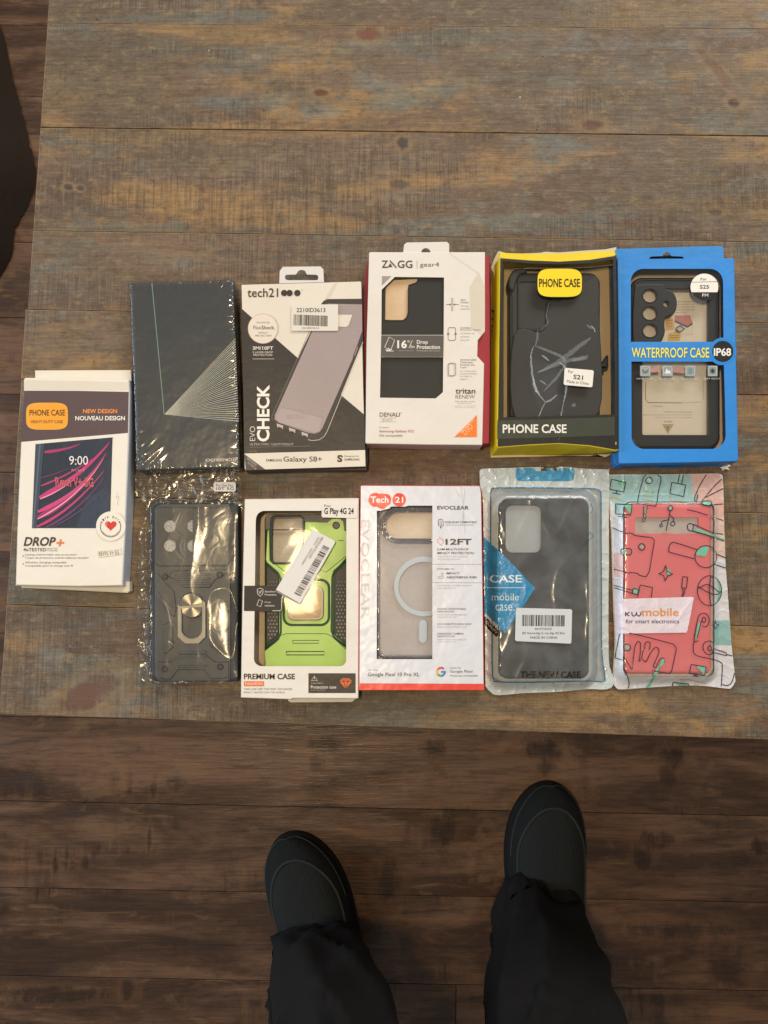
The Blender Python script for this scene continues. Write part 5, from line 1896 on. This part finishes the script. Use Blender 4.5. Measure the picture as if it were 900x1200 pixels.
A.text('Pixelsnap compatible', 533, 1064, 683, 1076, K2, 3, .004)
A.go('surface_crease')
for pts in ([(590, 45), (600, 120), (612, 300)], [(612, 60), (604, 160), (600, 260)], [(560, 60), (585, 100)]):
    A.line(pts, 2.5, '#bcc1cb', 2)
A.build('printing', INKG, t)
solid('pink_tan_liner', F, [(120, 135), (450, 135), (450, 995), (120, 995)], .0012, .0088, LINER, t, '#e2dfe8', r=.0002)
sh = rrect(144, 158, 640, 968, [60, 50, 50, 40], 8)
c9 = outline_thing('phone_case', 'clear phone case with pale magnet ring and pill mark seen through the half window', 'phone case', F, sh)
CLR = mat_film('clear_case_plastic', refl=.03, rough=.14, bumps=((30, .3),), dist=.0008, milk=.16, milkcol=(.84, .85, .92, 1), refl_max=.6)
CLRE = mat_film('clear_case_edge', refl=.10, rough=.12, bumps=((60, .5),), dist=.002, milk=.42, milkcol=(.34, .34, .40, 1), refl_max=.8, tint=(.75, .75, .8, 1))
bar = rrect(180, 183, 600, 332, 74, 10)
sheet('clear_back', F, sh, .0118, CLR, c9, holes=[bar])
mb = MB()
def rim9(pts, r_, z, mb, flat=1):
    mb.tube([F.w(u, v, TZ + z) for u, v in pts], r_, n=8, closed=True, flat=flat)
rim9(sh, .0016, .0115, mb, .9)
rim9(rrect(152, 166, 632, 960, [54, 46, 46, 36], 8), .0007, .0095, mb)
mb.build('case_edge', CLRE, c9, smooth=True)
mb = MB()
rim9(rrect(160, 164, 620, 350, 92, 12), .0010, .0128, mb)
rim9(rrect(172, 176, 608, 340, 80, 12), .0005, .0136, mb)
rim9(bar, .0009, .0130, mb)
mb.build('camera_bar_rim', CLRE, c9, smooth=True)
MG = mat_plain('pale_blue_magnet', C('#c2d2e0'), .4, .5, bump=.02)
solid('magnet_ring', F, ell(392, 587, 164, 163, 72), .0120, .0128, MG, c9, r=.0003, ink=False, holes=[ell(394, 588, 140, 134, 72)])
solid('magnet_pill', F, rrect(364, 767, 409, 893, 22), .0120, .0128, MG, c9, r=.0003, ink=False)
mb = MB()
for u, v in ((300, 370), (330, 440), (300, 500), (250, 800), (230, 900)):
    pass
solid('camera_bar_floor', F, bar, .0089, .0096, LINER, c9, '#f4e0ce', r=.0002)

# ---- 10: white zip bag with the black case ---------------------------------------------------
F = Frame(558, 540, 4.283)
fp = smooth_path([(19, 48), (24, 40), (160, 36), (290, 32), (420, 30), (560, 40), (662, 44), (667, 52), (666, 240), (666, 500), (664, 800), (666, 1000), (676, 1050), (690, 1085), (690, 1120), (672, 1142), (630, 1148), (560, 1146), (400, 1160), (240, 1166), (120, 1176), (80, 1168), (52, 1140), (46, 1100), (46, 900), (42, 700), (38, 400), (34, 200), (22, 130)], 4, True)
case = rrect(118, 186, 570, 1095, [46, 46, 44, 40], 8)
HC10 = .0115
ca10 = np.array(F.W(case, TZ + HC10))
cb10 = np.roll(ca10, -1, 0)
c10l = [tuple(p) for p in ca10]


def pouch(x, y, A_, B_, L_, hc, soft, seed, wr=1.0, edge=None):
    ins = bool(in_poly(np.array([[x, y]]), L_)[0])
    d = sd_to(x, y, A_, B_)
    wx = x + .005 * noise.noise(Vector((x * 30, y * 30, seed)))
    wy = y + .005 * noise.noise(Vector((x * 30, y * 30, seed + 9)))
    rg = .5 + .5 * noise.noise(Vector((wx * 60, wy * 25, seed + 3)))
    if ins:
        z = hc + .0006 + wr * (.0007 * noise.noise(Vector((x * 26, y * 14, seed))) + .0009 * max(0, ridged(wx, wy * .5, seed + 5, 34)) ** 5) + .0003
    else:
        f = max(0.0, 1 - d / soft)
        z = .0016 + (hc - .0010) * f * f * (3 - 2 * f) + wr * (.0011 * rg * min(1, d / .004) + .0008 * max(0, ridged(wx, wy, seed + 7, 90)) ** 3)
    return z


z10 = {}


def bag10(x, y):
    k = (round(x, 5), round(y, 5))
    if k not in z10:
        z10[k] = TZ + pouch(x, y, ca10, cb10, c10l, HC10, .011, 31, .8)
    return z10[k]


t = outline_thing('zip_bag', 'white edged clear zip bag with blue diamond print and a barcode sticker', 'bag', F, fp, 'phone case packages laid out on the table')
hole = [(286, 48), (300, 40), (340, 36), (352, 26), (380, 20), (404, 30), (412, 42), (404, 50), (300, 52)]
bagl = smooth_path([(74, 165), (80, 142), (100, 136), (240, 134), (430, 136), (590, 140), (618, 150), (627, 180), (628, 400), (630, 640), (630, 900), (636, 1010), (646, 1080), (640, 1108), (560, 1106), (300, 1112), (110, 1110), (88, 1096), (80, 1040), (78, 700), (72, 400)], 4, True)
ZF = mat_film('clear_pouch_film', refl=.035, rough=.17, bumps=((30, .5),), dist=.0015, milk=.10, milkcol=(.62, .66, .70, 1), refl_max=.6, tint=(.97, .98, .99, 1))
foot10 = F.W(fp, TZ + .004)
vs, fs = clip_grid(ccw(foot10), .0014, [F.W(hole, TZ + .004)])
mb = MB()
mb.add([(x, y, bag10(x, y)) for x, y in vs], fs)
mb.build('front_film', ZF, t, smooth=True)
mb = MB()
mb.add([(x, y, TZ + .0004) for x, y in vs], fs, C('#c4d0d6'))
mb.build('back_film', mat_ink('frosted_back_film', .35, .5, .3, dirt=.02), t, ink=True, smooth=True)
PRN = mat_ink('film_print', .34, .5, .35, bscale=60, dirt=.03, coat=.2)
A = Art(F, bag10, grid=.0016)
A.poly(fp, '#c4cfd3', 1, [bagl, hole])
A.build('white_border', PRN, t)
A = Art(F, bag10, grid=.0014)
A.go('hang_hole_panel')
A.poly(rrect(198, 36, 492, 102, [4, 4, 24, 24]), '#3f95c2', 3, [hole])
A.go('blue_outline')
A.line(bagl, 5.5, '#2f7fb2', 3, closed=True)
A.go('blue_diamond')
A.poly([(38, 380), (298, 638), (146, 868), (42, 762)], '#2f86b6', 3)
A.poly([(42, 770), (118, 862), (100, 886), (42, 824)], '#23262a', 4)
A.text('CASE', 67, 573, 228, 611, '#dbe6ea', 5, .02)
A.line([(53, 637), (243, 637)], 3.5, '#c3d6de', 5)
A.text('mobile', 78, 665, 215, 701, '#c3d6de', 5, .0)
A.text('case.', 97, 721, 192, 753, '#c3d6de', 5, .0)
A.textq('BEST', (66, 806), (34, 38), (9, -10), '#cfd3d4', 5, .01)
A.textq('QUALITY', (46, 812), (52, 60), (9, -11), '#cfd3d4', 5, .01)
A.go('small_symbol')
A.line([(575, 215), (588, 240), (575, 262), (560, 268)], 3, '#4a6f8c', 3)
A.go('small_symbol')
A.line([(560, 350), (590, 375), (570, 395), (556, 385)], 3, '#4a6f8c', 3)
A.go('top_lettering')
A.text('www', 505, 36, 560, 44, '#8b9396', 3, 0)
A.go('foot_lettering')
A.text('THE NEW CASE', 222, 1056, 525, 1090, '#121314', 4, .03)
A.build('printing', PRN, t)
st10 = HC10 + .0030


def art(A):
    A.bars((230, 829), (216, 2), (1, -56), seed=21, l=1)
    A.text('BHK-MOTOEDGE22', 295, 838, 380, 849, '#4b4946', 1, 0)
    A.text('BFR. Motorola Edge 22, moto Edge 2022 Black', 232, 859, 445, 874, '#3a3836', 1, .0)
    A.text('MADE IN CHINA', 272, 881, 408, 893, '#3a3836', 1, .0)


sticker('barcode_sticker', F, [(206, 738), (476, 745), (482, 752), (478, 912), (472, 918), (202, 905), (195, 898), (200, 744)], st10, t, '#c9d0d6', art=art)
c10 = outline_thing('phone_case', 'plain black phone case with a large camera window inside the white edged zip bag', 'phone case', F, case)
solid('shell', F, case, .0012, HC10, PLB2, c10, r=.0034, seg=4, ink=False, holes=[rrect(148, 222, 328, 460, 34)])
mb = MB()
mb.tube([F.w(u, v, TZ + HC10) for u, v in rrect(144, 218, 332, 464, 37)], .0005, closed=True)
mb.build('camera_lip', PLB, c10, smooth=True)
solid('camera_insert', F, rrect(140, 214, 336, 470, 30), .0014, .0070, STK, c10, '#bcc6cd', r=.0002)

# ---- 11: pouch printed with gadget drawings, coral case --------------------------------------
F = Frame(708, 550, 4.444)
fp = smooth_path([(24, 40), (30, 28), (240, 27), (450, 24), (585, 22), (604, 28), (618, 48), (624, 250), (630, 450), (644, 650), (662, 900), (682, 1085), (680, 1112), (662, 1138), (640, 1142), (520, 1128), (400, 1126), (240, 1136), (90, 1146), (64, 1138), (50, 1112), (52, 1040), (60, 900), (52, 700), (46, 500), (40, 320), (28, 160)], 4, True)
case = rrect(108, 180, 562, 1066, [36, 36, 36, 34], 8)
HC11 = .0105
ca11 = np.array(F.W(case, TZ + HC11))
cb11 = np.roll(ca11, -1, 0)
c11l = [tuple(p) for p in ca11]
z11 = {}


def bag11(x, y):
    k = (round(x, 5), round(y, 5))
    if k not in z11:
        z11[k] = TZ + pouch(x, y, ca11, cb11, c11l, HC11, .010, 77, .6)
    return z11[k]


t = outline_thing('printed_pouch', 'clear pouch printed with navy gadget drawings around a coral case', 'pouch', F, fp, 'phone case packages laid out on the table')
vs, fs = clip_grid(ccw(F.W(fp, TZ + .004)), .0014)
mb = MB()
mb.add([(x, y, bag11(x, y)) for x, y in vs], fs)
mb.build('front_film', mat_film('clear_printed_pouch_film', refl=.03, rough=.15, bumps=((30, .5),), dist=.0015, milk=.04, milkcol=(.8, .8, .86, 1), refl_max=.55), t, smooth=True)
mb = MB()
mb.add([(x, y, TZ + .0004) for x, y in vs], fs, C('#f8faff'))
mb.build('back_film', PRN, t, ink=True, smooth=True)

A = Art(F, bag11, grid=.0012)
ho = rrect(98, 168, 574, 1080, 40)
A.poly(fp, '#d3d6de', 1, [ho])
A.build('pale_border', PRN, t)
A = Art(F, bag11, grid=.0012)
for nm, q_, c_ in (('teal_field', [(26, 32), (450, 26), (476, 100), (482, 300), (104, 300), (50, 180), (30, 160)], '#9cc0c0'), ('pink_field', [(452, 26), (585, 24), (602, 30), (616, 50), (624, 250), (482, 250)], '#d8b4ac'),
                   ('teal_field', [(560, 788), (652, 786), (662, 900), (664, 916), (560, 918)], '#8fb9bb'), ('pale_pink_field', [(624, 252), (560, 252), (560, 460), (631, 460)], '#d6c0bc'), ('pale_pink_field', [(48, 436), (120, 436), (120, 560), (50, 560)], '#d8b4b4')):
    A.go(nm)
    A.poly(q_, c_, 2, [ho])
A.build('fields', PRN, t)
A = Art(F, bag11, grid=.0015)
NV, MT, OR = '#252541', '#6fb89c', '#cf9a54'
W_ = 4.6


def L(pts, w=W_, c=NV, closed=False, l=5, sm=False):
    A.line(smooth_path(pts, 5, closed) if sm else pts, w, c, l, closed=closed)


def G(pts, c=MT, l=4):
    A.poly(pts, c, l)


# monitors
for (q, tri) in (([(38, 52), (112, 68), (102, 118), (28, 104)], [(60, 58), (112, 68), (104, 112)]), ([(60, 180), (146, 184), (138, 238), (60, 232)], [(90, 182), (146, 185), (138, 236)])):
    G(tri)
    L(q, closed=True)
L([(66, 112), (62, 124)]); L([(44, 122), (84, 130)])
L([(98, 236), (96, 246)]); L([(72, 244), (118, 250)])
L([(28, 148), (60, 146), (66, 160), (60, 142)], 3.5, OR); L([(60, 150), (110, 168)], 3.5, OR)
# key fob
L([(208, 38), (222, 28)], W_)
L([(206, 38), (186, 110), (176, 160), (182, 178), (256, 190), (272, 184), (282, 120), (296, 50), (284, 34), (280, 28)], sm=True)
L(ell(233, 58, 17, n=20), closed=True)
for k_ in (0, 20, 40):
    L([(206, 112 + k_), (262, 120 + k_)] if k_ == 0 else [(200, 116 + k_), (254, 124 + k_)], 4, '#a9a45c')
L([(206, 190), (206, 250), (196, 270), (210, 272), (216, 262), (212, 252), (220, 246), (212, 232), (222, 224), (216, 214), (224, 206), (226, 192)], 3.8)
G([(212, 196), (224, 196), (218, 240), (208, 262)])
# plug top
L([(352, 68), (424, 82), (414, 142), (342, 126)], closed=True)
L([(384, 72), (388, 48), (394, 26)]); L([(404, 76), (408, 52), (412, 26)])
G([(386, 52), (406, 56), (402, 76), (384, 72)])
L([(346, 132), (344, 164), (404, 164), (406, 142)], 3.5, OR)
# hand top right
L([(532, 28), (498, 84), (474, 140), (470, 158), (482, 162), (488, 130)], sm=True)
L([(612, 50), (570, 92), (530, 140), (506, 168)], sm=True)
L([(620, 100), (560, 130), (530, 146)], sm=True)
L([(620, 180), (570, 184), (545, 188), (520, 184), (508, 170), (530, 164), (556, 166), (560, 178), (548, 188)], sm=True)
G(ell(534, 176, 24, 10, 20))
G([(474, 128), (484, 126), (484, 156), (474, 156)])
L([(432, 210), (480, 220), (560, 246), (621, 266)], 4.5, NV)
L([(540, 240), (621, 264)], 3, OR, l=5)
# stylus / toothbrush
L([(620, 338), (556, 326), (470, 288), (440, 284), (434, 302), (444, 318), (480, 326), (556, 350), (626, 374)], sm=True)
G([(470, 320), (556, 345), (626, 370), (626, 360), (556, 335), (480, 304)])
L([(466, 288), (462, 322)])
# usb trident
L(ell(345, 202, 13, n=18), closed=True)
G(ell(345, 202, 10))
L([(344, 216), (338, 250), (322, 322)])
L([(336, 262), (304, 270), (298, 282)], sm=True)
L([(342, 236), (362, 256), (360, 270)], sm=True)
L(ell(297, 292, 9, n=4, a0=20, a1=380), closed=True)
L(ell(358, 283, 11, n=16), closed=True)
L([(306, 330), (322, 324), (338, 334), (322, 322), (318, 334)], 3, OR)
# phone on left
L([(44, 304), (80, 322), (108, 326), (112, 334), (122, 336), (126, 330), (150, 336), (156, 344), (250, 356), (262, 372), (258, 400), (236, 530), (222, 556), (206, 558), (180, 550), (176, 542), (136, 536), (130, 542), (90, 530), (50, 520)])
L(rrect(86, 412, 144, 446, 16), closed=True)
G(rrect(92, 420, 120, 440, 9))
L(ell(196, 404, 17, n=20), closed=True)
G(ell(196, 404, 10))
# watch
L([(484, 418), (370, 382), (350, 384), (340, 400), (338, 424), (350, 434), (470, 466)], sm=True)
L(ell(530, 455, 57, n=36), closed=True)
G([(530, 455), (474, 446)] + ell(530, 455, 54, n=8, a0=190, a1=290))
A.poly(ell(531, 454, 5), NV, 5)
L([(584, 440), (634, 462)]); L([(574, 494), (634, 514)])
# sparkle
L([(320, 500), (328, 530), (358, 546), (330, 556), (318, 582), (310, 552), (284, 544), (310, 532)], closed=True)
G([(322, 520), (340, 520), (352, 540), (330, 552)])
L([(578, 786), (584, 806), (600, 810), (586, 818), (580, 834), (574, 814), (566, 810), (576, 806)], 3.5, closed=True)
# usb stick
L([(410, 558), (436, 562), (428, 620), (404, 616)], closed=True)
L([(408, 618), (412, 640), (404, 664)]); L([(422, 620), (418, 644), (410, 664)])
# charger left
L([(50, 604), (150, 630)]); L([(50, 616), (148, 646)])
L([(152, 620), (178, 626), (174, 652), (146, 646)], closed=True)
G([(152, 622), (176, 628), (173, 650), (148, 644)])
L([(174, 668), (188, 602), (252, 616), (246, 668)])
# ball
L(ell(549, 632, 63, 78, 36), closed=True)
L([(556, 554), (548, 630), (556, 710)], sm=True)
L([(488, 622), (540, 600), (600, 640)], sm=True)
L([(490, 610), (540, 640), (590, 652), (612, 630)], sm=True)
G([(580, 560), (606, 600), (611, 640), (600, 680), (584, 700), (598, 650), (596, 600)])
# headphones
L([(490, 892), (468, 890), (488, 780), (500, 756), (524, 750), (544, 768), (546, 800), (530, 820), (512, 816)], sm=True)
L([(484, 880), (504, 800), (512, 790)], sm=True)
L(ell(520, 784, 9, 14, 16), closed=True)
G([(474, 880), (486, 884), (500, 800), (492, 792)])
L([(470, 892), (464, 930), (470, 960), (500, 976), (570, 990), (608, 1006), (616, 1030), (610, 1130)], sm=True)
L([(568, 902), (545, 894), (520, 906), (516, 936), (534, 962), (560, 962), (572, 940)], sm=True)
L(ell(550, 932, 9, 14, 16), closed=True)
L([(572, 934), (636, 956), (638, 970), (570, 954)])
L([(638, 964), (668, 972)])
L([(680, 1060), (664, 1110), (640, 1126), (616, 1120)], sm=True)
# tablet with hand
L([(80, 856), (58, 970), (64, 984), (102, 994)], sm=True)
L([(132, 852), (240, 878), (360, 910), (376, 930), (374, 950), (352, 1052), (338, 1064), (250, 1048)])
L(ell(120, 928, 18, n=20), closed=True)
G(ell(120, 928, 12))
L([(104, 996), (98, 976), (112, 990), (136, 1030), (146, 1040), (150, 1010), (160, 930), (170, 902), (182, 898), (190, 912), (188, 960), (182, 1000), (196, 980), (200, 960), (206, 940)], sm=True)
L([(212, 936), (214, 906), (228, 898), (240, 908), (236, 940)], sm=True)
L([(196, 984), (206, 996), (220, 1000), (240, 960), (262, 930), (276, 928), (286, 944), (280, 970), (262, 1010), (258, 1028), (270, 1030), (290, 990), (306, 982), (314, 992), (308, 1010), (280, 1050)], sm=True)
L([(104, 994), (104, 1040), (122, 1080), (130, 1120), (124, 1142)], sm=True)
G([(304, 984), (316, 992), (308, 1016), (280, 1056), (262, 1090), (240, 1138), (212, 1136), (236, 1110), (258, 1066), (284, 1024)], l=5)
# small monitor
G([(470, 1020), (532, 1030), (520, 1070)])
L([(454, 1016), (532, 1030), (522, 1074), (444, 1062)], closed=True)
L([(480, 1068), (478, 1076)]); L([(466, 1074), (494, 1080)])
L([(356, 1128), (358, 1110), (440, 1118), (440, 1126)])
G([(370, 1112), (438, 1118), (436, 1124), (380, 1126)])
L([(396, 1090), (398, 1104), (392, 1094), (440, 1096), (528, 1116)], 3.5, OR)
A.build('line_drawing', PRN, t)
A = Art(F, bag11, grid=.0015)
A.poly([(54, 676), (468, 664), (452, 750), (432, 850), (58, 854), (56, 760)], '#ddd3de', 5)
A.line([(130, 740), (108, 764), (132, 786)][0:0] or [(112, 742), (112, 764)], 5, '#2a2946', 7)
A.line([(132, 744), (114, 754), (132, 764)], 5, '#2a2946', 7)
A.line(smooth_path([(144, 742), (146, 758), (156, 764), (166, 756), (168, 744), (170, 756), (180, 764), (190, 756), (192, 742)], 4), 5, '#2a2946', 7)
A.text('mobile', 198, 722, 388, 765, '#d98f4a', 7, .012)
A.text('for smart electronics', 112, 780, 390, 802, '#45435f', 7, .006)
A.build('name_panel', PRN, t)
c11 = outline_thing('phone_case', 'coral pink phone case with a wide camera window inside the printed pouch', 'phone case', F, case)
CORAL = mat_plain('coral_silicone', C('#ff7a80'), .45, .4, bump=.02, var=.02)
win = rrect(162, 250, 492, 335, 6)
solid('shell', F, case, .0012, HC11, CORAL, c11, r=.0032, seg=4, ink=False, holes=[win])
solid('camera_insert', F, rrect(156, 244, 498, 341, 4), .0014, .0070, STK, c11, '#c3bfbb', r=.0002)
